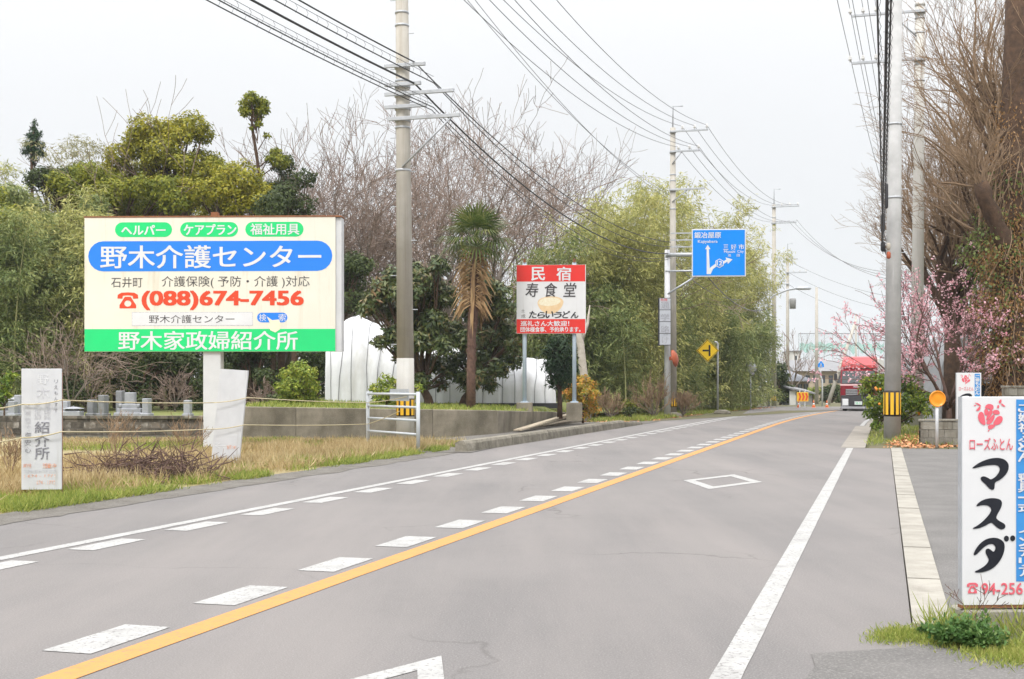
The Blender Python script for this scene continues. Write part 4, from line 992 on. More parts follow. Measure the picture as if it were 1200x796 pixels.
# ================================================================== gravestones
GV = [(9,462,488,1),(15,470,488,0),(22,463,488,0),(77,470,488,0),(86,476,488,1),(108,468.5,488,0),(121,463,488,0),(130.5,458,488,0),(153,460,488,2),(172,467,488,0),(220,469,488,0),(-12,466,488,0)]
GL = ['stone lantern at the far left of the cemetery','low pale gravestone beside the stone lantern','narrow gravestone just left of the faded board','pale gravestone just right of the faded board','small stone lantern right of the faded board','broad dark grey gravestone alone in the row','short gravestone against the tallest one','tallest grey gravestone of the cemetery','gravestone on a stepped base at the centre of the row','white gravestone right of the stepped one','pale gravestone beside the billboard post','gravestone cut by the left frame edge']
for (px,yt,yb,kind),lab in zip(GV,GL):
    Y = 42.5 + (px%5)*.25; m = Y/F; hgt = (CH+(HY-yt)*m)-TZ; w = 6.3*m
    if px == 130.5: Y = 43.6
    r = thing('gravestone', lab, 'gravestone', ((px-CX)*m, Y, TZ), random.Random(px).uniform(-.15,.1), 'gravestones above the block wall')
    mm = 'granite' if px in (108,121,130.5) else 'granite_pale'
    if kind == 1:
        MB().bbox(-.28,.28,-.28,.28,-.05,.18,.02).build('base',mm,r); MB().lathe([(.12,.18),(.11,hgt*.45),(.2,hgt*.5),(.2,hgt*.55)],10).build('shaft',mm,r,True)
        MB().bbox(-.15,.15,-.15,.15,hgt*.55,hgt*.75,.02).build('light_box',mm,r); MB().lathe([(.36,hgt*.75),(.34,hgt*.79),(.12,hgt*.92),(.05,hgt*.94),(.07,hgt*.98),(.01,hgt)],6).build('roof',mm,r)
    elif kind == 2:
        MB().bbox(-.5,.5,-.35,.45,-.05,.12,.02).build('base',mm,r); MB().bbox(-.4,.4,-.28,.35,.12,.26,.02).build('base',mm,r); MB().bbox(-.28,.28,-.2,.25,.26,.4,.02).build('base',mm,r)
        MB().bbox(-.17,.17,-.15,.17,.4,hgt,.02).build('stone',mm,r)
        for xx in (-.3,.3): MB().lathe([(.05,.26),(.06,.38),(.04,.42)],8,(xx,-.2,0)).build('flower_vase',mm,r,True)
    else:
        MB().bbox(-w*.8,w*.8,-.25,.3,-.05,.1,.02).build('base',mm,r); MB().bbox(-w*.6,w*.6,-.17,.2,.1,hgt,.02).build('stone',mm,r)
# ================================================================== oncoming truck
tY = gp(1005,482).y
tk = thing('truck', 'dark red cab-over truck with roof deflector coming round the bend', 'truck', gp(1006,482.0), -TH-.05)
k = tY/F
W = 20.5*k
# local: x right, -y front, z up; k metres per photograph pixel
zt = lambda py: (482-py)*k
mb = MB()
prof = [(0,zt(468)),(-.02,zt(452)),(.03,zt(450)),(.2,zt(434)),(.5,zt(431.5)),(1.9,zt(431)),(1.9,zt(470)),(0.05,zt(470))]
n=len(prof); vs=[(x,y,z) for x in (-W,W) for y,z in prof]; mb.add(vs,[tuple(range(n-1,-1,-1)),tuple(range(n,2*n))]+[(i,(i+1)%n,(i+1)%n+n,i+n) for i in range(n)]).build('cab','truck_red',tk)
mb = MB(); a=.93
mb.add([(-W*a,.026-.03,zt(449.5)),(W*a,.026-.03,zt(449.5)),(W*a*.97,.2-.02,zt(435)),(-W*a*.97,.2-.02,zt(435))],[(0,1,2,3)]).build('windscreen','glass_truck',tk)
for sx in (-1,1):
    o=MB().box(-.012,.012,.25,1.2,zt(449),zt(436)).build('side_window','glass_truck',tk); o.location.x=sx*(W+.002)
    mb=MB(); mb.bbox(-.09,.09,-.05,.07,zt(446),zt(438),.02); o=mb.build('mirror','truck_dark',tk); o.location=(sx*(W+.28),-.1,0)
    MB().tube([(sx*W*.98,.1,zt(436)),(sx*(W+.28),-.08,zt(437.5)),(sx*(W+.28),-.08,zt(447)),(sx*W*.98,.05,zt(448))],.02,5).build('mirror_arm','truck_dark',tk)
    o=MB().bbox(sx*W*.72-.19,sx*W*.72+.19,-.09,.0,zt(475),zt(467.5),.04).build('headlight','lamp_clear',tk)
    MB().bbox(sx*W*.72-.25,sx*W*.72+.25,-.07,.02,zt(476.2),zt(466.6),.04).build('headlight_surround','truck_silver',tk)
    for yy,dbl in ((.95,1),(5.2,2),(6.3,2)):
        w=thing('wheel','',None) if False else None
        mb=MB(); mb.lathe([(.28,-.13),(.45,-.13),(.48,-.09),(.48,.09),(.45,.13),(.28,.13)],20); o=mb.build('wheel','tyre',tk,True); o.rotation_euler=(0,math.pi/2,0); o.location=(sx*(W-.2),yy,.48)
        mb=MB(); mb.lathe([(.28,-.1),(.27,.1),(.1,.12),(.02,.13)],14); r_=mb.build('rim','truck_silver',o,True)
    MB().box(sx*W*.62-.1,sx*W*.62+.1,-.03,.0,zt(465.6),zt(463.8)).build('marker_lamp','mirror_orange',tk)
MB().bbox(-W*.72,W*.72,-.05,.01,zt(463),zt(456),.03).build('grille','truck_dark',tk)
for zz in (457.2,459.6,462): MB().box(-W*.7,W*.7,-.065,-.045,zt(zz)-.025,zt(zz)+.025).build('grille_bar','chrome',tk)
MB().box(-.04,.04,-.07,-.05,zt(463),zt(456)).build('grille_post','truck_red',tk)
MB().bbox(-W,W,-.12,.1,zt(479.2),zt(476.6),.05).build('bumper','truck_silver',tk); MB().bbox(-W*.98,W*.98,-.06,.1,zt(476.6),zt(463.4),.03).build('front_panel','truck_dark',tk); MB().bbox(-W*.6,W*.6,-.07,.05,zt(475.6),zt(466),.02).build('lower_grille','truck_dark',tk)
MB().box(-.22,.22,-.14,-.12,zt(474.5),zt(470.5)).build('number_plate','print_white',tk); text('58-31',(-.16,.16,zt(474),zt(471.2)),'print_green',tk,-.145)
text('ISUZU',(-.28,.28,zt(454.2),zt(452.6)),'print_white',tk,-.03,.03)
MB().tube([(-W*.5,.0,zt(449.2)),(-W*.1,-.01,zt(447.5))],.012,4).build('wiper','truck_dark',tk)
mb=MB(); prof=[(.3,zt(431.5)),(.32,zt(428)),(.9,zt(419)),(1.3,zt(417.5)),(1.85,zt(417.5)),(1.85,zt(431.5))]; n=len(prof)
vs=[(sx*W*(1 if z<zt(429) else .92),y,z) for sx in (-1,1) for y,z in prof]; mb.add(vs,[tuple(range(n-1,-1,-1)),tuple(range(n,2*n))]+[(i,(i+1)%n,(i+1)%n+n,i+n) for i in range(n)]).build('wind_deflector','truck_pink_red',tk)
MB().bbox(-W*1.02,W*1.02,2.05,8.2,.95,zt(419),.03).build('cargo_box','house_white',tk); MB().box(-.45,.45,.3,8.1,.55,.85).build('chassis','truck_dark',tk)
# ================================================================== far buildings at the bend
hx = lambda px,Y: (px-CX)*Y/F
def hz(py,Y): return CH+(HY-py)*Y/F
h1Y=112.; h1=thing('tiled_house','small house with a grey hipped tile roof at the bend','house',(hx(938,h1Y),h1Y,0))
q=h1Y/F; ez, rz_=hz(447,h1Y), hz(435.5,h1Y)
MB().box(-12*q,11*q,.4,5,-.1,ez).build('wall','house_tan',h1)
mb=MB(); X0,X1=-16*q,15.5*q; mb.add([(X0,-.5,ez),(X1,-.5,ez),(X1,6,ez),(X0,6,ez),(-8*q,2.7,rz_),(-4*q,2.7,rz_)],[(0,1,5,4),(1,2,5),(2,3,4,5),(3,0,4),(3,2,1,0)]); rf=mb.build('roof','roof_tile',h1)
for i in range(12):
    f=(i+.5)/12; MB().tube([(X0+(X1-X0)*f,-.52,ez+.03),(-8*q+4*q*f,2.68,rz_+.03)],.05,5).build('tile_row','roof_tile',rf)
MB().tube([(-8*q,2.7,rz_+.06),(-4*q,2.7,rz_+.06)],.12,6).build('ridge','roof_tile',rf)
for xx in (-9,-2,5): 
    o=MB().box(xx*q,(xx+5)*q,.36,.4,hz(463,h1Y),hz(450,h1Y)).build('window','glass_dark',h1); MB().box((xx+2.4)*q,(xx+2.6)*q,.33,.37,hz(463,h1Y),hz(450,h1Y)).build('mullion','house_white',o)
h2Y=102.; h2=thing('roadside_shed','white sided shed with a sloping metal roof by the chevron board','shed',(hx(935,h2Y),h2Y,0)); q=h2Y/F
MB().box(-9.6*q,-2.5*q,0,.06,-.1,hz(458,h2Y)).build('end_panel','house_white',h2); MB().box(-9*q,17*q,.08,3,-.1,hz(464,h2Y)).build('wall','house_grey',h2)
mb=MB(); mb.add([(-11*q,-.3,hz(456,h2Y)),(20*q,-.3,hz(462.5,h2Y)),(20*q,3.4,hz(462.5,h2Y)+.3),(-11*q,3.4,hz(456,h2Y)+.3),(-11*q,-.3,hz(456,h2Y)+.12),(20*q,-.3,hz(462.5,h2Y)+.12),(20*q,3.4,hz(462.5,h2Y)+.42),(-11*q,3.4,hz(456,h2Y)+.42)],[(3,2,1,0),(4,5,6,7),(0,1,5,4),(1,2,6,5),(2,3,7,6),(3,0,4,7)]).build('roof','roof_metal',h2)
for k_ in range(4): MB().box((0+4*k_)*q,(3+4*k_)*q,.04,.08,.4,hz(466,h2Y)).build('wall_panel','house_tan',h2)
h3Y=150.; h3=thing('long_building','long pale-roofed building behind the tiled house','building',(hx(962,h3Y),h3Y,0)); q=h3Y/F
MB().box(-30*q,48*q,0,8,-.1,hz(434,h3Y)).build('wall','house_tan',h3)
mb=MB(); mb.add([(-33*q,-.6,hz(435,h3Y)),(52*q,-.6,hz(435,h3Y)),(52*q,4,hz(421.5,h3Y)),(-33*q,4,hz(421.5,h3Y)),(-33*q,8.6,hz(435,h3Y)),(52*q,8.6,hz(435,h3Y))],[(0,1,2,3),(3,2,5,4),(1,5,2),(0,3,4),(0,4,5,1)]).build('roof','roof_metal',h3)
for k_ in range(8): MB().box((-27+9*k_)*q,(-22+9*k_)*q,-.04,0,hz(449,h3Y),hz(440,h3Y)).build('window','glass_dark',h3)
h4Y=165.; h4=thing('white_building','narrow white building block left of the net','building',(hx(934,h4Y),h4Y,0)); q=h4Y/F
MB().box(-5*q,4*q,0,6,-.1,hz(412,h4Y)).build('wall','house_white',h4); MB().box(-6*q,5*q,-.3,6.3,hz(412,h4Y),hz(411,h4Y)).build('roof','roof_metal',h4)
for j in range(2): MB().box(-3*q,0*q,-.03,0,hz(422+9*j,h4Y),hz(417+9*j,h4Y)).build('window','glass_dark',h4)
nY=200.; nt_=thing('ball_net','tall practice net with a green band on thin posts','net',(hx(980,nY),nY,0)); q=nY/F
for k_ in range(11): MB().tube([((-44+10*k_)*q,0,0),((-44+10*k_)*q,0,hz(391,nY))],.05,6).build('post','galvanised',nt_)
MB().box(-44*q,56*q,.1,.12,hz(421,nY),hz(391,nY)).build('net_panel','net_thin',nt_)
mb=MB(); vs=[]; N=30
for i in range(N+1):
    x=(-43+99*i/N)*q; s_=.4*math.sin(i*1.9)+.5*mnoise.noise((i*.5,1,1)); vs+=[(x,-.05+.2*math.sin(i*2.2),hz(412,nY)+s_),(x,-.05+.2*math.sin(i*1.3),hz(402.5,nY)+s_*.6)]
mb.add(vs,[(2*i,2*i+2,2*i+3,2*i+1) for i in range(N)]).build('green_net','net_green',nt_)
MB().tube([(-44*q,0,hz(391,nY)),(56*q,0,hz(391,nY))],.05,5).build('top_cable','wire_grey',nt_)
# chevron board, cones, crossing sign
cY=gp(941,478).y; cb=sign_root('chevron_board','orange chevron board pointing right at the bend',940.5,cY); q=cY/F
MB().bbox(-6.8*q,6.8*q,-.03,0,hz(470.5,cY),hz(459.8,cY),.01).build('panel','band_yellow',cb)
for k_ in range(3):
    x=(-5.2+4*k_)*q; w=2.1*q; zA_,zB_,zC_=hz(469.6,cY),hz(465.2,cY),hz(460.7,cY); flat([[(x,zA_),(x+w,zA_),(x+w+1.6*q,zB_),(x+w,zC_),(x,zC_),(x+1.6*q,zB_)]],'print_red_orange',cb,'chevron',-.034)
for xx in (-3.2*q,2.8*q): MB().tube([(xx,.05,-.1),(xx,.05,hz(456.5,cY))],.045,8).build('post','white_metal',cb)
for i,(px,lab) in enumerate(((936,'orange traffic cone left of the chevron board'),(953.5,'orange traffic cone right of the chevron board'),(969,'orange post cone near the leaning strut pole'))):
    Y=gp(px,477.8).y; c=thing('traffic_cone',lab,'cone',gp(px,477.8),0,'orange cones at the bend'); c.scale=(.8,.8,.8)
    MB().bbox(-.19,.19,-.19,.19,0,.04,.02).build('base','cone_orange',c); MB().lathe([(.15,.04),(.1,.25)],12).build('body','cone_orange',c,True); MB().lathe([(.1,.25),(.075,.4)],12).build('white_collar','print_white',c,True); MB().lathe([(.075,.4),(.04,.62),(.02,.63)],12).build('tip','cone_orange',c,True)
xs=sign_root('crossing_sign','blue pedestrian crossing sign on a bent white post',962,97.); q=97./F
MB().tube([(1.8*q,.06,-.1),(1.8*q,.06,hz(446,97)),(-.3*q,.06,hz(440,97)),(-.3*q,.06,hz(424,97))],.065,8).build('post','white_metal',xs,True)
P=[(-3.4*q,hz(430.5,97)),(3.4*q,hz(430.5,97)),(3.4*q,hz(427,97)),(0,hz(423,97)),(-3.4*q,hz(427,97))]; MB().prism_xz(P,-.03,0).build('plate','road_sign_blue',xs)
flat([[(-1.6*q,hz(429.8,97)),(1.6*q,hz(429.8,97)),(0,hz(425.2,97))]],'print_white',xs,'triangle',-.034); flat([[(-.2*q,hz(427,97)),(.2*q,hz(427,97)),(.7*q,hz(429.6,97)),(.25*q,hz(429.6,97)),(0,hz(428.3,97)),(-.3*q,hz(429.6,97)),(-.7*q,hz(429.6,97))]],'print_black',xs,'walking_figure',-.038)
fb=sign_root('roadside_box','weathered brown box on posts under the far concrete pole',897,95.); q=95./F
MB().bbox(-4*q,3*q,-.1,.3,hz(455,95),hz(448,95),.03).build('box','wood_grey',fb)
for xx in (-3*q,2*q): MB().box(xx,xx+.08,.05,.13,-.1,hz(455,95)).build('leg','wood_grey',fb)
# red and blue flag-like sign seen among the plum twigs
ns=sign_root('no_entry_sign','small red sign seen between the plum branches',1082,60.); q=60./F
MB().lathe([(.3,-.02),(.3,.02)],18).build('plate','print_red',ns); ns.children[0].rotation_euler=(math.pi/2,0,0); ns.children[0].location=(0,-.08,hz(422,60)); MB().tube([(0,0,-.1),(0,0,hz(415,60))],.04,8).build('post','white_metal',ns)
# ================================================================== vegetation
UP = Vector((0,0,1))
def rv(r): 
    while True:
        v = Vector((r.uniform(-1,1),r.uniform(-1,1),r.uniform(-1,1)))
        if .05 < v.length < 1: return v.normalized()
def grow(r, p, d, L, rad, lvl, par, out, tips):
    n = 4 if lvl < 3 else 3
    pts, rr = [p], [rad]; dd = d
    for i in range(n):
        dd = (dd + rv(r)*par['jit'] + UP*par['trop'][min(lvl,len(par['trop'])-1)]).normalized()
        p = p + dd*(L/n); pts.append(p); rr.append(max(rad*(1-.45*(i+1)/n), par['rmin']))
    out.append((pts, rr, lvl))
    if lvl >= len(par['kids']): tips.append((p, dd)); return
    k = par['kids'][lvl]
    for c in range(k):
        f = 1.0 if c == 0 else r.uniform(par.get('from',.25), 1.0)
        q = f*n; i = min(int(q), n-1); a = pts[i].lerp(pts[i+1], q-i); ra = rr[i]+(rr[i+1]-rr[i])*(q-i)
        ax = dd.cross(rv(r)).normalized(); ang = math.radians(r.uniform(*par['ang'])) * (.5 if c == 0 else 1)
        cd = Matrix.Rotation(ang, 3, ax) @ dd
        grow(r, a, cd.normalized(), L*par['rat']*r.uniform(.7,1.2), max(ra*(.8 if c == 0 else .6), par['rmin']), lvl+1, par, out, tips)
def woody(root, out, bark, twig, split=2, names=('trunk','crown')):
    a, b = MB(), MB()
    for pts, rr, lvl in out:
        (a if lvl < split else b).tube(pts, rr, 8 if lvl == 0 else 6 if lvl == 1 else 4 if lvl < 4 else 3, lvl < 2)
    a.build(names[0], bark, root, True)
    if b.v: b.build(names[1], twig, root)
def bare_tree(label, px, Y, top, z0=.6, seed=1, kids=(5,5,4,4,3), trunk=.2, L1=.36, rat=.66, ang=(18,52), trop=(.0,.1,.12,.1,.06,.04), r0=.22, rmin=.009, jit=.17, lean=(0,0), bark='bark_grey', twig='bark_twig', group='bare trees behind the garden', name='bare_tree', scale_x=1.0, spread=(12,58), fork_from=.25, zmin=None):
    r = random.Random(seed); H = (CH+(HY-top)*Y/F) - z0
    root = thing(name, label, 'tree', ((px-CX)*Y/F, Y, z0), 0, group)
    out, tips = [], []
    par = dict(jit=jit, trop=trop, kids=kids, rat=rat, ang=ang, rmin=rmin); par['from'] = fork_from
    tr = [Vector((0,0,-.2)), Vector((lean[0]*.5,lean[1]*.5,H*trunk*.5)), Vector((lean[0],lean[1],H*trunk))]
    out.append((tr, [r0*1.25,r0,r0*.9], 0))
    for k in range(kids[0]):
        w = 2*math.pi*(k+r.uniform(-.3,.3))/kids[0]; tilt = math.radians(r.uniform(*spread))
        d = Vector((math.cos(w)*math.sin(tilt)*scale_x, math.sin(w)*math.sin(tilt), math.cos(tilt))).normalized()
        grow(r, tr[2]-Vector((0,0,r.uniform(0,H*trunk*.35))), d, H*L1*r.uniform(.85,1.1), r0*.62, 1, par, out, tips)
    top_z = max(p.z for pts,_,_ in out for p in pts); s = H/top_z
    out = [([Vector((p.x*s,p.y*s,p.z*s)) for p in pts], rr, l) for pts,rr,l in out]
    tips = [(p*s, d) for p,d in tips]
    if zmin is not None:
        out = [q for q in out if q[2] < 2 or min(p.z for p in q[0]) > zmin]; tips = [q for q in tips if q[0].z > zmin]
    woody(root, out, bark, twig, 3 if r0 > .2 else 2)
    return root, tips
def clump_leaves(c, r, n, rng, ln, wd, flat_=.8, up=.45):
    d = rdir(n, rng); rad = (.45 + .55*rng.random(n)**.5)
    lump = 1 + .22*np.sin(d[:,0]*5+c[0]*3)*np.cos(d[:,2]*6+c[1]*2) + .12*np.sin(d[:,1]*11+c[2])
    P = np.array(c) + d*(np.array([r,r,r*flat_]))*(rad*lump)[:,None]
    N = unit(d + np.array([0,0,up]) + .55*rng.normal(size=(n,3)))
    T = np.cross(N, rdir(n, rng)); T[:,2] -= .25*np.linalg.norm(T,axis=1)
    return leaves(P, T, N, ln, wd, rng)
def evergreen(label, px, Y, clumps, leaf, z0=.6, seed=1, dens=1500, ln=.17, wd=.09, trunk_r=.18, bark='bark_brown', group=None, name='evergreen_tree', cat='tree', depth=1.2, flat_=.8, spine=False, parts=('trunk','crown')):
    """clumps: (px, py, radius px) foliage masses; depth spreads them fore and aft"""
    rng = np.random.default_rng(seed); r = random.Random(seed); m = Y/F
    base = Vector(((px-CX)*m, Y, z0)); root = thing(name, label, cat, base, 0, group)
    cs = []
    for q in clumps:
        yy = q[3] if len(q) > 3 else r.uniform(-depth, depth)
        c = Vector(((q[0]-CX)*m, Y+yy, CH+(HY-q[1])*m)) - base; cs.append((c, q[2]*m))
    V = np.concatenate([clump_leaves(c, R, max(60,int(dens*R*R)), rng, ln, wd, flat_) for c, R in cs])
    mid = sum((c for c,_ in cs), Vector())/len(cs); lo = min(c.z for c,_ in cs)
    fork = Vector((mid.x*.4, mid.y*.4, max(.3, lo*.75)))
    mb = MB(); mb.tube([(0,0,-.2),(fork.x*.4,fork.y*.4,fork.z*.5),fork],[trunk_r*1.2,trunk_r,trunk_r*.85],8)
    if spine:
        st = sorted((c for c,_ in cs), key=lambda v: v.z); ln_ = [Vector((0,0,-.2)), Vector((st[0].x*.5,st[0].y*.5,st[0].z*.5))]+[st[len(st)//3], st[-1]]
        mb = MB(); mb.tube(ln_,[trunk_r*1.2,trunk_r*.9,trunk_r*.6,.02],7)
        for c, R in cs:
            q = min(max((c.z-.35*R-ln_[1].z)/max(ln_[3].z-ln_[1].z,.1),0),1); mb.tube([ln_[1].lerp(ln_[3],q*.9),c],[trunk_r*.3,.01],4,False)
    for c, R in (() if spine else cs):
        k = fork.lerp(c,.5)+Vector((r.uniform(-.2,.2),r.uniform(-.2,.2),r.uniform(0,.3)))
        mb.tube([fork,k,c],[trunk_r*.5,trunk_r*.33,.02],5,False)
        for _ in range(3): mb.tube([k, c+rv(r)*R*.7],[trunk_r*.18,.008],4,False)
    mb.build(parts[0], bark, root, True)
    quads(parts[1], V, leaf, root)
    return root
def bamboo(label, px, Y, top, width, leaf, z0=.3, seed=1, culms=14, n=9000, ln=.27, wd=.05, group='bamboo clumps', low=.05, depth=3.0, spray=.5, name='bamboo_clump', dens_top=1.0):
    n = int(n*1.7); rng = np.random.default_rng(seed); r = random.Random(seed); m = Y/F
    H = CH+(HY-top)*m-z0; W = width*m
    root = thing(name, label, 'bamboo', ((px-CX)*m, Y, z0), 0, group)
    mb = MB(); paths = []
    for k in range(culms):
        bx, by = r.uniform(-.5,.5)*W*.8, r.uniform(-.5,.5)*depth
        h = H*(r.uniform(.68,1.0) if k else 1.0)*(1-.25*abs(bx/W)); w = r.uniform(0,6.28); bend = r.uniform(.08,.22)*h
        pts = [Vector((bx+math.cos(w)*bend*(f**2.5), by+math.sin(w)*bend*(f**2.5), h*(f-.07*f**4))) for f in [i/9 for i in range(10)]]
        mb.tube([pts[0]-Vector((0,0,.3))]+pts,[.045]+[.045*(1-.85*i/9) for i in range(10)],5,False); paths.append(pts)
    mb.build('culms','culm',root,True)
    per = 22; ns = max(1, n//per)
    u = low + (1-low)*rng.random(ns)**.8
    ci = rng.integers(0, culms, ns)
    PP = np.array([[list(p) for p in pts] for pts in paths]); f = u*9; i0 = np.minimum(f.astype(int),8); fr = (f-i0)[:,None]
    cen = PP[ci,i0]*(1-fr)+PP[ci,i0+1]*fr
    w = rng.random(ns)*2*np.pi; reach = (.2+1.2*rng.random(ns))*(1.15-.62*u)*spray*2
    out = np.stack([np.cos(w),np.sin(w),np.zeros(ns)],1)
    tip = cen + out*reach[:,None]; tip[:,2] += .15*reach - .1
    Pt = np.repeat(tip,per,0) + rng.normal(size=(ns*per,3))*np.array([.2,.2,.15])*spray*1.7
    O = np.repeat(out,per,0)
    T = O*.7 + rng.normal(size=(ns*per,3))*.55; T[:,2] -= .45
    N = rdir(ns*per,rng); N[:,2] = np.abs(N[:,2])+.5
    quads('foliage', leaves(Pt,T,N,ln,wd,rng), leaf, root)
    return root
def blob(cx, cy, rx, ry, n, rr, seed):
    r = random.Random(seed); o = []
    for i in range(n):
        a = r.uniform(0,6.28); q = math.sqrt(r.random()); o.append((cx+rx*q*math.cos(a), cy+ry*q*math.sin(a), rr*r.uniform(.75,1.25)))
    return o
# ---- wood behind the cemetery
GB = 'evergreen trees behind the cemetery'
evergreen('broad domed evergreen with yellow-green clumps above the billboard', 205, 63, [(171,150,20),(160,160,16),(185,152,17),(203,152,18),(224,147,20),(236,156,15),(215,163,15),(140,181,18),(157,172,17),(128,192,13),(196,181,22),(185,190,16),(210,190,15),(232,184,17),(247,190,15),(224,197,17),(150,197,16),(150,212,17),(178,208,17),(208,210,17),(238,208,16),(258,200,13),(130,205,15),(195,222,18),(225,222,18),(165,228,16)], 'leaf_olive_bright', seed=11, dens=1700, trunk_r=.3, group=GB)
evergreen('rounded evergreen behind the right half of the billboard', 285, 60, [(280,212,30),(262,205,17),(300,225,22),(255,228,22),(232,230,22),(278,240,22),(310,240,18),(245,250,20)], 'leaf_olive_bright', seed=12, dens=1700, trunk_r=.26, group=GB)
evergreen('evergreen with low bright crowns above the billboard left half', 140, 59, [(112,208,20),(128,216,20),(98,204,15),(87,199,15),(140,228,22),(115,232,22),(168,222,16),(200,224,20),(182,232,18),(210,240,20),(160,245,20),(90,222,18),(72,212,14)], 'leaf_olive', seed=13, dens=1700, trunk_r=.26, group=GB)
evergreen('tall thin evergreen with one small tuft above the bare branches', 318, 62, [(296,116,9),(287,122,8),(306,120,9),(298,126,9),(290,132,7),(310,130,7),(301,136,6),(284,129,5),(304,146,5),(312,158,4),(296,150,3),(322,178,7),(332,190,9),(316,186,5)], 'leaf_olive', seed=14, dens=2300, trunk_r=.12, group=GB, depth=.4, spine=True)
bamboo('feathery pale bamboo rising left of the domed evergreen', 100, 66, 118, 110, 'leaf_bamboo_pale', seed=15, culms=18, n=13000, low=.35, group='bamboo behind the cemetery', spray=.45, ln=.24)
bamboo('pale bamboo plumes cut by the left frame edge', 4, 62, 148, 90, 'leaf_bamboo', seed=16, culms=16, n=14000, low=.1, group='bamboo behind the cemetery')
bamboo('leafy bamboo between the two signboards', 62, 53, 196, 110, 'leaf_bamboo', seed=17, culms=18, n=19000, low=.05, group='bamboo behind the cemetery')
bamboo('low dense bamboo behind the faded board', 20, 51, 205, 100, 'leaf_bamboo_green', seed=18, culms=14, n=13000, low=.05, group='bamboo behind the cemetery')
bamboo('olive-brown bamboo standing behind the domed evergreen', 150, 72, 165, 120, 'leaf_bamboo', seed=20, culms=18, n=12000, low=.1, group='bamboo behind the cemetery')
bamboo('tall thin bamboo between the slim conifer and the left edge', 35, 70, 185, 80, 'leaf_bamboo', seed=22, culms=16, n=12000, low=.1, group='bamboo behind the cemetery')
evergreen('evergreen filling in behind the billboard top edge', 185, 66, blob(185,235,80,22,20,20,31), 'leaf_olive', seed=23, dens=1300, trunk_r=.2, group=GB)
evergreen('dark tree top behind the billboard corner', 330, 64, blob(322,225,26,38,12,13,32), 'leaf_dark', seed=24, dens=1500, trunk_r=.16, group=GB)
bamboo('bamboo standing just beyond the left frame edge', -85, 58, 190, 130, 'leaf_bamboo', seed=25, culms=16, n=9000, low=.08, group='bamboo behind the cemetery')
bamboo('bamboo farther out beyond the left frame edge', -190, 60, 200, 140, 'leaf_bamboo_green', seed=26, culms=16, n=9000, low=.08, group='bamboo behind the cemetery')
evergreen('dark green tree between the slim conifer and the domed evergreen', 78, 62, blob(78,225,34,30,14,15,41), 'leaf_dark', seed=27, dens=1500, trunk_r=.16, group=GB)
# slender conifer
evergreen('slim dark conifer poking above the bamboo at far left', 40, 68, [(40,144,3),(39,151,4),(44,157,5),(36,159,5),(41,165,6),(33,168,6),(48,169,5),(38,175,6),(45,178,6),(31,178,5),(50,180,4),(40,186,5)], 'leaf_conifer', seed=19, dens=2600, ln=.2, wd=.06, trunk_r=.12, depth=.2, group=GB, spine=True)
for i,(px,Y,cl,lf,lab) in enumerate((
    (-10,53,blob(-8,330,45,110,22,18,1),'leaf_olive','olive evergreen shrub mass at the left frame edge'),
    (55,53,blob(52,360,40,95,20,17,2),'leaf_bamboo_green','dark evergreen behind the faded board'),
    (110,55,blob(110,340,45,110,22,19,3),'leaf_bamboo_green','olive evergreen left of the billboard post'),
    (160,53,blob(165,440,55,40,16,15,4),'leaf_dark','dark evergreen shrub under the billboard'),
    (215,54,blob(215,440,45,40,14,15,5),'leaf_dark','dark evergreen shrub beside the billboard post'),
    (300,55,blob(295,430,55,45,16,16,6),'leaf_dark','dark evergreen shrub behind the leaning board'),
    (345,58,blob(345,270,38,80,16,17,7),'leaf_dark','dark evergreen among the bare branches right of the billboard'),
    (390,57,blob(395,330,40,70,16,16,8),'leaf_dark','dark evergreen above the white tunnel'),
    (20,58,blob(20,270,50,60,18,18,9),'leaf_bamboo_green','soft green tree at the upper left edge'))):
    evergreen(lab, px, Y, cl, lf, seed=30+i, dens=1300, ln=.17, wd=.085, trunk_r=.15, group=GB, z0=.5)
for i,(px,Y,cl,lf,lab) in enumerate((
    (255,51,blob(252,448,26,22,9,11,21),'leaf_dark','dark undergrowth shrub just right of the billboard post'),
    (318,50,blob(318,452,24,20,8,11,22),'leaf_dark','dark undergrowth shrub left of the round yellow-green bush'),
    (372,56,blob(372,420,22,46,10,12,23),'leaf_dark','dark shrub at the left end of the white tunnel'),
    (75,50,blob(75,450,26,24,9,11,24),'leaf_dark','dark undergrowth shrub behind the faded board'),
    (120,56,blob(125,400,45,40,12,14,25),'leaf_bamboo_green','soft olive shrub above the gravestones'),
    (190,57,blob(190,395,50,40,12,14,26),'leaf_olive','olive shrub hidden partly by the billboard'))):
    evergreen(lab, px, Y, cl, lf, seed=230+i, dens=1500, ln=.15, wd=.08, trunk_r=.08, group='undergrowth shrubs behind the cemetery', z0=.5, name='undergrowth_shrub', cat='bush')
rng = np.random.default_rng(77); n = 42000
P = np.stack([rng.uniform(-60,8,n), 82+rng.normal(size=n)*1.5, 8.5*rng.random(n)**.8], 1); P[:,2] *= .75+.25*np.sin(P[:,0]*.9)+.12*np.sin(P[:,0]*2.7)
o = quads('wood', leaves(P, rdir(n,rng), rdir(n,rng), .45, .28, rng), 'leaf_dark'); o['kind'] = 'stuff'; o['label'] = 'dense dark wood closing the view behind the garden'
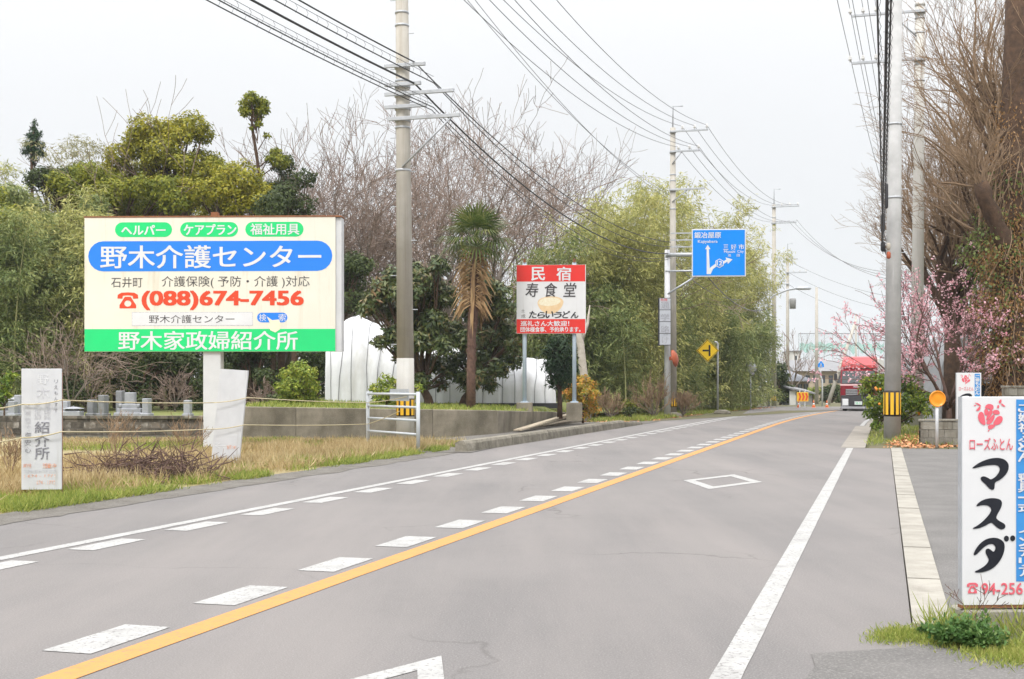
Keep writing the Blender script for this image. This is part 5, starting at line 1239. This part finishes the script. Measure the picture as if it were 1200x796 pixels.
# ---- bare trees
for i,(px,Y,top,kw,lab) in enumerate((
    (452,66,128,dict(r0=.26),'spreading bare tree seen right behind the near concrete pole'),
    (545,68,122,dict(r0=.28),'tallest bare tree above the palm'),
    (395,64,138,dict(r0=.22),'bare tree above the right edge of the billboard'),
    (610,70,150,dict(r0=.26),'bare tree above the restaurant sign'),
    (505,74,135,dict(r0=.24),'bare tree filling the gap left of the palm'),
    (335,66,150,dict(r0=.2),'bare tree behind the billboard right corner'),
    (285,64,140,dict(r0=.13,kids=(4,3,3,3,3)),'thin bare tree beside the tufted evergreen'),
    (262,68,145,dict(r0=.16,kids=(4,3,3,3,3)),'thin bare tree behind the domed evergreen'),
    (665,76,180,dict(r0=.2,kids=(5,3,3,3,3)),'bare tree beside the bamboo right of the restaurant sign'),
    (490,80,132,dict(r0=.26),'bare tree farther back right of the near pole'),
    (570,82,140,dict(r0=.26),'bare tree farther back above the palm'),
    (370,76,165,dict(r0=.22),'bare tree farther back right of the billboard'),
    (60,70,165,dict(r0=.12,kids=(3,3,3,3,3)),'small bare tree beside the slim conifer'))):
    bare_tree(lab, px, Y, top-8, seed=50+i, **{**dict(kids=(7,3,3,3,3,3), spread=(6,72), ang=(20,52), trop=(0,.02,.03,.03,.02,.02,.0), fork_from=.5, L1=.33, rat=.72, trunk=.2, jit=.2, rmin=.011), **kw})
for i,(px,Y,top,lab) in enumerate(((82,48,352,'tall tangled bare shrub between the faded board and the billboard'),(100,50,405,'tangled bare shrub above the gravestones'),(205,51,425,'bare arching shrub under the billboard'),(60,52,400,'bare brown shrub behind the faded board'),(310,50,440,'bare shrub behind the leaning board'))):
    bare_tree(lab, px, Y, top, z0=.5, seed=70+i, kids=(7,5,4,3), trunk=.08, L1=.5, r0=.05, rmin=.008, ang=(15,60), trop=(0,.03,0,-.03,-.05), group='bare shrubs behind the cemetery', name='bare_shrub')
# ---- garden trees behind the concrete wall
GG = 'dark glossy trees in front of the white tunnel'
evergreen('dark glossy broadleaf tree right behind the near concrete pole', 505, 47, [(450,338,16),(438,352,13),(462,325,15),(430,362,10),(455,362,15),(478,345,18),(500,330,18),(495,355,20),(520,345,17),(480,375,18),(510,378,18),(462,392,12),(447,400,9),(495,400,15),(520,405,14),(485,318,14),(515,312,12),(470,418,9),(482,430,12),(505,424,14),(522,432,12),(495,444,10),(470,404,11),(515,450,8)], 'leaf_loquat', z0=.75, seed=81, dens=2300, ln=.24, wd=.085, trunk_r=.16, group=GG)
evergreen('dark glossy broadleaf tree right beside the palm trunk', 541, 48, [(560,330,17),(580,340,15),(590,360,14),(575,370,18),(555,360,17),(590,385,14),(570,395,17),(548,400,16),(582,412,14),(560,420,14),(535,420,12),(600,405,9),(540,440,9),(530,385,13),(562,440,13),(585,432,12),(602,422,11),(550,452,9),(575,450,9),(608,390,8)], 'leaf_loquat', z0=.75, seed=82, dens=2300, ln=.24, wd=.085, trunk_r=.17, group=GG)
evergreen('dark feathery conifer under the restaurant sign', 656, 47.5, [(655,400,12),(648,412,13),(662,414,13),(655,425,14),(645,430,10),(668,430,10),(655,440,12),(664,445,10),(650,448,9)], 'leaf_conifer', z0=.5, seed=83, dens=2600, ln=.2, wd=.05, trunk_r=.09, group=None, depth=.3)
evergreen('rounded yellow-green bush below the billboard corner', 349, 43, [(349,432,13),(336,440,12),(362,438,12),(345,452,14),(358,455,13),(330,455,10),(368,453,9),(349,464,14),(334,465,9),(364,465,9)], 'leaf_shrub', z0=.8, seed=84, dens=2600, ln=.12, wd=.065, trunk_r=.05, name='round_shrub', cat='bush', depth=.35)
evergreen('green leafy bush left of the near concrete pole', 452, 42, [(452,445,9),(440,455,9),(455,458,10),(463,450,8),(445,466,9),(460,468,9),(480,462,7),(490,455,6)], 'leaf_shrub', z0=.8, seed=85, dens=2600, ln=.13, wd=.06, trunk_r=.05, name='leafy_shrub', cat='bush', depth=.3)
evergreen('orange tinged nandina bush at the end of the wall', 683, 50.5, [(683,445,8),(675,452,9),(690,452,9),(668,460,8),(683,462,11),(695,462,8),(676,472,10),(690,474,10),(683,484,9),(698,480,6)], 'leaf_nandina', z0=.25, seed=86, dens=2200, ln=.17, wd=.06, trunk_r=.04, name='nandina_shrub', cat='bush', depth=.3)
evergreen('low dark green shrub at the foot of the bamboo', 737, 57, [(734,481,4.5),(741,480,4.5),(737,485,4)], 'leaf_dark', z0=0, seed=87, dens=3500, ln=.12, wd=.05, trunk_r=.03, name='low_shrub', cat='bush', depth=.2)
evergreen('small round olive shrub in the grass before the bamboo', 736, 60, [(733,472,6),(741,474,5.5),(736,478,5)], 'leaf_olive', z0=0, seed=88, dens=3000, ln=.1, wd=.04, trunk_r=.03, name='low_shrub', cat='bush', depth=.2)
st_=thing('dead_tree','pale leafless leaning trunk behind the restaurant sign','tree',(hx(686,55),55,.2))
MB().tube([(0,0,-.2),(0,.0,1.0),(-.1,0,2.0),(-.22,0,3.2),(-.6,0,4.6),(-1.2,0,5.4)],[.2,.19,.18,.16,.12,.05],12).build('trunk','bark_pale',st_,True)
MB().tube([(-.22,0,3.1),(.1,.1,4.0),(.2,.1,4.8)],[.1,.07,.02],8).build('limb','bark_pale',st_,True)
for i,(px,Y,top,lab) in enumerate(((715,58,452,'bare twiggy shrub right of the nandina bush'),(766,60,430,'bare reddish shrub left of the tall sign pole'),(800,63,455,'bare shrub at the foot of the concrete pole'))):
    bare_tree(lab, px, Y, top, z0=0, seed=90+i, kids=(9,5,4,3), trunk=.06, L1=.55, r0=.04, rmin=.008, ang=(12,45), group='bare shrubs at the roadside', name='bare_shrub', twig='twig_tan')
# palm
pmY = 44.0; m = pmY/F
pm = thing('windmill_palm','windmill palm with a brown skirt of dead leaves','tree',(hx(552,pmY),pmY,.75))
top = Vector((6*m,0,hz(290,pmY)-.75)); r = random.Random(5)
pts = [Vector((0,0,-.2)),Vector((0,0,1.2)),Vector((.02,0,2.4)),Vector((.1,0,3.6)),top]; MB().tube(pts,[.17,.15,.145,.16,.17],12).build('trunk','palm_bark',pm,True)
mb = MB()
for i in range(120):
    f = r.random(); c = pts[1].lerp(pts[2],f*2) if f < .5 else pts[2].lerp(pts[3],f*2-1); w = r.uniform(0,6.28); d = Vector((math.cos(w),math.sin(w),0)); mb.tube([c+d*.13,c+d*.2+UP*.12],[.02,.006],4,False)
mb.build('trunk_fibres','palm_bark',pm)['kind']='stuff'
def fan(V, o, d, size, n, rng, droop, wd=.035):
    """one pleated fan: n blades spread from the end of its stalk"""
    d = np.array(d)/np.linalg.norm(d); side = np.cross(d,[0,0,1.]); side /= max(np.linalg.norm(side),1e-6); nr = np.cross(side,d)
    for k in range(n):
        a = (k/(n-1)-.5)*math.radians(230); t = d*math.cos(a)+side*math.sin(a); t = t/np.linalg.norm(t)
        L_ = size*(.75+.25*math.cos(a*.6))*rng.uniform(.9,1.1)
        mid = o+t*L_*.55+nr*.03; tip = o+t*L_*.92+np.array([0,0,-droop*L_]); b = np.cross(nr,t)*wd*.5
        V.append([o, mid-b, tip, mid+b])
rng = np.random.default_rng(7); V=[]; D=[]; mb=MB()
for i in range(28):
    el = math.radians(-38+122*(i/27)**.9); az = i*2.4
    d = np.array([math.cos(az)*math.cos(el),math.sin(az)*math.cos(el),math.sin(el)]); st = .55+.2*rng.random()
    o_ = np.array(top)+np.array([0,0,.25])+d*st; mb.tube([top,Vector(o_)],[.02,.012],4,False); fan(V,o_,d+np.array([0,0,-.05]),.95,22,rng,.1+.22*(el<.3),.055)
quads('fronds',np.array(V),'leaf_palm',pm); mb.build('frond_stalks','leaf_palm',pm)
for i in range(80):
    f = rng.random(); c = np.array(pts[3].lerp(top,f*.9)) - np.array([0,0,.05]); az = i*2.1; d = np.array([math.cos(az)*.16,math.sin(az)*.16,-1.]); fan(D,c+np.array([math.cos(az),math.sin(az),0])*.14,d,.6+.5*rng.random(),5,rng,.35,.06)
quads('dead_leaf_skirt',np.array(D),'palm_skirt',pm)
# ---- bamboo along the road
GR = 'bamboo along the left roadside'
for i,(px,Y,top,w,lf,n,lab) in enumerate((
    (700,66,185,100,'leaf_bamboo',15000,'bamboo right of the restaurant sign'),
    (745,68,172,90,'leaf_bamboo',16000,'tall yellow-green bamboo left of the tall poles'),
    (708,64,300,90,'leaf_bamboo_green',16000,'lower green bamboo right of the nandina bush'),
    (650,64,250,80,'leaf_bamboo_green',12000,'green bamboo above the restaurant sign'),
    (790,76,188,80,'leaf_bamboo',15000,'bamboo right behind the slim concrete pole'),
    (830,85,212,76,'leaf_bamboo',16000,'bamboo right behind the blue direction sign'),
    (775,72,325,90,'leaf_bamboo_green',15000,'dark lower bamboo behind the tall sign pole'),
    (830,81,335,90,'leaf_bamboo_green',17000,'dark lower bamboo behind the yellow diamond sign'),
    (860,93,240,66,'leaf_bamboo',14000,'bamboo beside the far concrete pole'),
    (862,91,350,60,'leaf_bamboo_green',13000,'dark lower bamboo at the far end of the grove'))):
    bamboo(lab, px, Y, top, w, lf, z0=0, seed=110+i, culms=16, n=n, low=.04, group=GR, depth=4, ln=.3, wd=.055, spray=.6)
evergreen('dark evergreen beside the tiled house', 915, 104, [(915,430,7),(908,440,8),(920,442,8),(912,452,9),(922,455,8),(915,465,8),(906,460,7)], 'leaf_dark', z0=0, seed=130, dens=900, ln=.3, wd=.14, trunk_r=.12)
bare_tree('bare twiggy tree beside the far poles', 930, 110, 385, z0=0, seed=131, kids=(4,4,4,3), r0=.12, rmin=.014, group=None)
evergreen('dark hedge shrub behind the leaning strut pole', 975, 118, [(966,458,7),(976,456,8),(986,458,8),(972,466,8),(984,466,8)], 'leaf_dark', z0=0, seed=132, dens=700, ln=.3, wd=.15, trunk_r=.1, name='hedge_shrub', cat='bush')
evergreen('dull green shrub below the tiled house roof', 952, 110, [(950,458,5),(957,457,5),(953,464,5)], 'leaf_shrub', z0=0, seed=133, dens=900, ln=.25, wd=.12, trunk_r=.08, name='hedge_shrub', cat='bush')
# ---- right side: plum, citrus, big bare trees, ivy
plum, tips = bare_tree('pink blossoming plum tree behind the grey concrete pole', 1112, 39.5, 262, z0=.35, seed=141, kids=(8,5,5,4), trunk=.12, L1=.46, rat=.66, ang=(18,50), spread=(10,50), r0=.095, rmin=.007, trop=(0,.06,.07,.06,.03), bark='bark_plum', twig='bark_plum', group=None, name='plum_tree', scale_x=1.7, zmin=1.3)
rng = np.random.default_rng(3); P=[]
for p,d in tips:
    k = rng.integers(6,20) if rng.random() < .85 else 0
    for q in range(k): P.append(np.array(p - d*rng.uniform(0,.45)) + rng.normal(size=3)*.035)
P = np.array(P); n=len(P); quads('blossoms', leaves(P,rdir(n,rng),rdir(n,rng),.07,.064,rng),'blossom',plum)
evergreen('citrus bush with yellow-green leaves around the grey concrete pole', 1050, 39.5, [(1030,446,12),(1020,456,11),(1016,446,7),(1040,455,13),(1062,450,13),(1075,458,12),(1028,472,13),(1048,472,14),(1068,470,14),(1022,484,9),(1034,488,9),(1058,487,12),(1078,480,9),(1015,470,7),(1085,465,8),(1025,497,6)], 'leaf_citrus', z0=0, seed=142, dens=2300, ln=.14, wd=.065, trunk_r=.05, name='citrus_bush', cat='bush', depth=.6)
cit = [o for o in C.objects if o.name.startswith('citrus_bush')][0]
fm = MB(); fm.lathe([(.005,-.04),(.03,-.03),(.042,0),(.03,.03),(.005,.04)],8); fme = bpy.data.meshes.new('fruit'); fme.from_pydata(fm.v,[],fm.f); fme.materials.append(M('reflector_orange'))
rr_ = random.Random(4)
for k in range(6):
    o = bpy.data.objects.new('fruit',fme); C.objects.link(o); o.parent = cit; q = at(rr_.uniform(1016,1082),rr_.uniform(452,492),38.6+rr_.uniform(0,.5)); o.location = q-Vector(cit.location)
GT = 'big bare trees at the right edge'
big = dict(z0=0, spread=(4,27), kids=(7,4,4,3,3,3), L1=.33, rat=.67, ang=(16,46), jit=.18, fork_from=.4, trop=(.02,.08,.09,.08,.06,.03,.0), rmin=.006, bark='bark_brown', twig='twig_tan', group=GT)
bare_tree('large bare tree filling the upper right corner', 1205, 41, -120, seed=151, r0=.5, trunk=.34, **big)
bare_tree('brown bare tree behind the pale right pole', 1135, 58, 70, seed=152, r0=.3, trunk=.3, **big)
bare_tree('bare twiggy tree above the plum blossom', 1116, 50, 115, seed=153, r0=.34, trunk=.42, **big)
bare_tree('bare tree overhanging the shop signs', 1185, 48, 10, seed=154, r0=.35, trunk=.36, **big)
bare_tree('bare tree beyond the right frame edge', 1250, 55, -40, seed=155, r0=.35, trunk=.3, **big)
bare_tree('bare brown tree between the two right poles', 1120, 62, 165, seed=157, r0=.22, trunk=.3, **big)
iv = thing('ivy_trunk','thick leaning trunk wrapped in dry brown creeper at the right edge','tree',(hx(1186,38.5),38.5,0),0)
tp = [at(1186,540,38.5),at(1184,440,38.5),at(1182,330,38.5),at(1186,200,38.6),at(1190,60,38.7),at(1192,-80,38.8)]; b0=Vector((hx(1186,38.5),38.5,0)); tp[0].z=-.2
MB().tube([p-b0 for p in tp],[.5,.46,.42,.4,.34,.28],14).build('trunk','bark_brown',iv,True)
lt = [at(1186,312,38.4),at(1177,282,38.2),at(1168,264,38.1),at(1163,250,38.0),at(1155,236,37.9),at(1153,226,37.85),at(1149,214,37.8)]; MB().tube([p-b0 for p in lt],[.32,.3,.24,.27,.22,.25,.2],12).build('cut_limb','bark_brown',iv,True)
sp_, tq_ = [], []
for k_ in range(16):
    q_ = lt[3+k_%4]-b0; grow(random.Random(900+k_), q_, Vector((random.Random(k_).uniform(-.9,.5),random.Random(k_+50).uniform(-.5,.5),1)).normalized(), .9, .03, 2, dict(jit=.2,trop=(0,0,.1,.1,.08),kids=(0,0,3,3,3),rat=.7,ang=(12,40),rmin=.006), sp_, tq_)
mb=MB()
for pts_,rr_2,l_ in sp_: mb.tube(pts_,rr_2,4,False)
mb.build('sprouting_twigs','twig_tan',iv)
rng=np.random.default_rng(9)
def strip(n, yt, yb, rad, leaf, name, ln, wd, hang=True, cx=1184):
    py = rng.uniform(yt,yb,n); w = rng.random(n)*2*np.pi; R = rad*(.75+.6*rng.random(n)+.25*np.sin(py*.11))
    Z = CH+(HY-py)*38.5/F; P = np.stack([hx(cx,38.5)+R*np.cos(w)-b0.x, R*np.sin(w)*.9, Z],1)
    out = np.stack([np.cos(w),np.sin(w),np.zeros(n)],1); T = out*.4+rng.normal(size=(n,3))*.5; T[:,2] -= .9 if hang else .2
    quads(name, leaves(P,T,unit(out+rng.normal(size=(n,3))*.5),ln,wd,rng), leaf, iv)
strip(7000,255,470,.5,'leaf_dry','dry_creeper',.12,.045); strip(1200,120,300,.45,'leaf_dry','dry_creeper',.1,.04); strip(900,200,440,.55,'leaf_ivy','green_ivy',.12,.08,False); strip(420,270,340,.7,'leaf_ivy','green_ivy',.12,.08,False,1160); strip(1500,300,450,.5,'leaf_dry','dry_creeper',.12,.04,True,1166); strip(500,240,330,.45,'leaf_dry','dry_creeper',.1,.04,True,1172); strip(1500,250,440,.62,'leaf_ivy','green_ivy',.1,.05,False,1166)
mb=MB(); r=random.Random(8)
for k in range(260):
    w=r.uniform(0,6.28); z_=r.uniform(1.8,9); c=Vector((math.cos(w)*.46,math.sin(w)*.46,z_)); p_=[c]
    for q in range(5): c=c+Vector((r.uniform(-.12,.12)+math.cos(w)*.05,r.uniform(-.1,.1)+math.sin(w)*.05,-r.uniform(.1,.4))); p_.append(c)
    mb.tube(p_,.012,3,False)
mb.build('creeper_stems','twig_tan',iv)
# ================================================================== grasses, weeds, litter
def stuff(name, label, V, m):
    o = quads(name, V, m); o['kind']='stuff'; o['label']=label; return o
def blades(P, h, w, rng, lean=.35, vary=.4):
    n=len(P); T=rng.normal(size=(n,3))*lean; T[:,2]=1; N=rdir(n,rng); N[:,2]*=.2
    return leaves(P,T,N,h,w,rng,vary)
def road_area(n, s0, s1, t0, t1, rng, z=0.0, clump=None):
    out=[]; 
    s=rng.uniform(s0,s1,n*3); t=rng.uniform(t0,t1,n*3)
    if clump: 
        keep=np.array([mnoise.noise((a*clump,b*clump*1.5,.3))>-.12+.35*(rng.random()-.5) for a,b in zip(s,t)]); s=s[keep][:n]; t=t[keep][:n]
    else: s=s[:n]; t=t[:n]
    return np.array([list(rp(a,b,z)) for a,b in zip(s,t)])
rng=np.random.default_rng(21)
tw=lambda p: np.array(p)
P=road_area(30000,6,33,-22,-13.6,rng,-.02,.5); P=P[P[:,1]<36.2]
V1=blades(P,.13,.02,rng,.55); P=road_area(20000,6,31,-14.2,-11.0,rng,-.02,.7)
stuff('dry_grass','dry straw grass covering the field',np.concatenate([V1,blades(P,.25,.018,rng,.5)]),'grass_dry')
P=road_area(8000,8,31,-12.2,-10.1,rng,-.02,.45); stuff('verge_straw','pale dry grass along the verge',blades(P,.27,.016,rng,.5),'grass_dry')
P=road_area(42000,6,31.5,-11.5,-9.78,rng,-.02,1.1); stuff('verge_grass','short green grass along the left verge',blades(P,.15,.014,rng,.6),'grass_green')
P=road_area(9000,26,36,-20,-13.5,rng,-.02,.6); stuff('field_grass','green grass at the foot of the walls',blades(P[P[:,1]<36.5],.12,.02,rng,.5),'grass_green')
n=9000; P=np.stack([rng.uniform(A.x,Cc.x,n),rng.uniform(37.5,52,n),np.zeros(n)],1)
zz=np.interp(P[:,0],[A.x,B.x,Cc.x],[zA,zB,zC]); P[:,2]=zz-.04; P=P[P[:,1]>np.interp(P[:,0],[A.x,B.x,Cc.x],[A.y,B.y,Cc.y])+.3]
stuff('garden_grass','green grass on the raised garden',blades(P,.16,.025,rng,.5),'grass_green')
P=road_area(7000,52,86,-13,-9.7,rng,0,.7); stuff('bank_grass','grass at the foot of the roadside bamboo',blades(P,.2,.03,rng,.5),'grass_green')
P=road_area(5000,52,90,-12.5,-9.6,rng,0.01,.5); n=len(P); stuff('bamboo_litter','brown fallen leaves under the roadside bamboo',leaves(P,unit(rng.normal(size=(n,3))*[1,1,.15]),np.tile([0,0,1.],(n,1))+rng.normal(size=(n,3))*.2,.16,.06,rng),'leaf_fallen')
P=road_area(2500,33.5,50,-.4,2.0,rng,0,.9); stuff('kerbside_grass','grass tufts around the foot of the grey right pole',blades(P,.16,.02,rng,.5),'grass_green')
# fallen leaves around the right pole
n=2600; px=1085+rng.normal(size=n)*26; py=518+rng.normal(size=n)*5.5; ok=(py>505)&(py<526)&(px>1035)&(px<1150)&(py>524-(px-1030)*.4); px,py=px[ok],py[ok]; n=len(px)
P=np.array([list(gp(a,b)) for a,b in zip(px,py)]); P[:,2]+=rng.random(n)*.05+.01
stuff('fallen_leaves','orange brown fallen leaves by the grey block wall',leaves(P,unit(rng.normal(size=(n,3))*[1,1,.3]),np.tile([0,0,1.],(n,1))+rng.normal(size=(n,3))*.4,.1,.06,rng),'leaf_fallen')
# twig pile and dead weeds
tp_=thing('twig_pile','tangled pile of cut brown twigs on the verge','twig pile',tuple(gp(175,563)))
mb=MB(); r=random.Random(6)
for k in range(560):
    c=Vector((r.gauss(0,.48),r.gauss(0,.28),abs(r.gauss(0,.17)))); d=Vector((r.uniform(-1,1),r.uniform(-.5,.5),r.uniform(-.15,.55))).normalized(); L_=r.uniform(.15,.6); p_=[c]
    for q in range(4): d=(d+rv(r)*.3).normalized(); c=c+d*L_/4; p_.append(Vector((c.x,c.y,max(c.z,-.02))))
    mb.tube(p_,[.011,.009,.007,.005,.003],4,False)
mb.build('twigs','bark_plum',tp_)['kind']='stuff'
mb=MB()
for k in range(60):
    c=Vector((r.uniform(-1.3,-.2),r.uniform(-.2,.3),0)); d=Vector((r.uniform(-.5,.9),r.uniform(-.2,.2),1)).normalized(); p_=[c]
    for q in range(4): d=(d+rv(r)*.25).normalized(); c=c+d*r.uniform(.08,.2); p_.append(c)
    mb.tube(p_,[.007,.006,.005,.004,.003],3,False)
mb.build('dead_stalks','twig_tan',tp_)
for i,(px,py,lab) in enumerate(((135,538,'dead branched weed standing right of the twig pile'),(215,545,'dead weed stalks between twig pile and leaning board'),(12,560,'bent dead branch at the left frame edge'))):
    bare_tree(lab, px, gp(px,py).y, py-62, z0=0, seed=170+i, kids=(6,4,3,2), trunk=.1, L1=.5, r0=.014, rmin=.004, ang=(15,50), bark='twig_tan', twig='twig_tan', group='dead weeds in the field', name='dead_weed')
# yellow-leaved sapling at far left
evergreen('yellow-green leafy sapling at the far left by the lantern', 5, 40, [(4,455,6),(12,448,5),(2,466,6),(-4,472,6),(9,462,4),(14,440,3)], 'leaf_citrus', z0=.5, seed=181, dens=1600, ln=.2, wd=.07, trunk_r=.03, name='sapling', cat='plant', depth=.2)
# weeds before the shop sign
wr=np.random.default_rng(31)
def patch(n, pts, rng, jx, jy):
    o=[]
    for _ in range(n):
        a=pts[rng.integers(len(pts))]; o.append(list(gp(a[0]+rng.normal()*jx, a[1]+rng.normal()*jy)))
    return np.array(o)
P=patch(2600,[(1040,748),(1060,746),(1080,750),(1100,752),(1052,745),(1120,755)],wr,12,4); stuff('moss_grass','bright short grass creeping over the forecourt edge',blades(P,.045,.006,wr,.7),'grass_green')
P=patch(2600,[(1150,765),(1175,770),(1195,772),(1190,758),(1205,765)],wr,16,6); stuff('yellow_grass','yellowish short grass under the shop sign',blades(P,.05,.006,wr,.7),'grass_green')
P=patch(330,[(1095,742),(1110,745),(1125,748),(1140,748),(1185,748),(1200,745)],wr,9,4); stuff('long_grass','long grass blades before the shop sign footing',blades(P,.2,.008,wr,.55),'grass_green')
def weed(label, px, py, n, R, h, seed):
    rg=np.random.default_rng(seed); b=gp(px,py); root=thing('weed_plant',label,'plant',tuple(b),0,'weeds before the shop sign'); mb=MB(); V=[]
    for k in range(n):
        a=rg.random()*6.28; q=R*math.sqrt(rg.random()); tip=np.array([q*math.cos(a),q*math.sin(a)*.7,h*(.35+.65*rg.random())*(1-.5*q/R)])
        mb.tube([(0,0,0),tuple(tip*.55+np.array([0,0,.01])),tuple(tip)],[.003,.0025,.0015],3,False)
        m_=10; P=tip*rg.uniform(.55,1.05,(m_,1))+rg.normal(size=(m_,3))*.012; T=rg.normal(size=(m_,3))+tip/np.linalg.norm(tip)*.8; N=rdir(m_,rg); N[:,2]=abs(N[:,2])+.6; V.append(leaves(P,T,N,.034,.02,rg))
    mb.build('stems','weed_leaf',root); quads('foliage',np.concatenate(V),'weed_leaf',root)
weed('leafy green weed clump before the kerb end',1122,758,100,.17,.23,41); weed('bushy grey-green weed below the telephone number',1150,762,100,.15,.22,42); weed('small weed sprig at the sign footing corner',1098,748,30,.1,.1,43)
bare_tree('reddish dry weed stalk in front of the shop sign', 1143, gp(1143,748).y, 672, z0=0, seed=190, kids=(3,3,3), trunk=.35, L1=.3, r0=.004, rmin=.0018, bark='bark_plum', twig='bark_plum', group=None, name='dry_weed')
C.objects.unlink(_to); bpy.data.objects.remove(_to)

# ================================================================== haze: pale air that softens what is far
hb = MB(); hb.box(-2500,2500,-260,2500,-1.2,150)
hz_o = hb.build('haze', None); hz_o['kind'] = 'stuff'; hz_o['label'] = 'thin pale haze in the air'
hm_ = bpy.data.materials.new('haze'); hm_.use_nodes = True; hn = hm_.node_tree; hn.nodes.clear()
ho = hn.nodes.new('ShaderNodeOutputMaterial'); hv = hn.nodes.new('ShaderNodeVolumePrincipled')
hv.inputs['Color'].default_value = (.9,.95,1.0,1); hv.inputs['Density'].default_value = .00035; hv.inputs['Anisotropy'].default_value = 0.0
hn.links.new(hv.outputs[0], ho.inputs['Volume']); hz_o.data.materials.append(hm_)
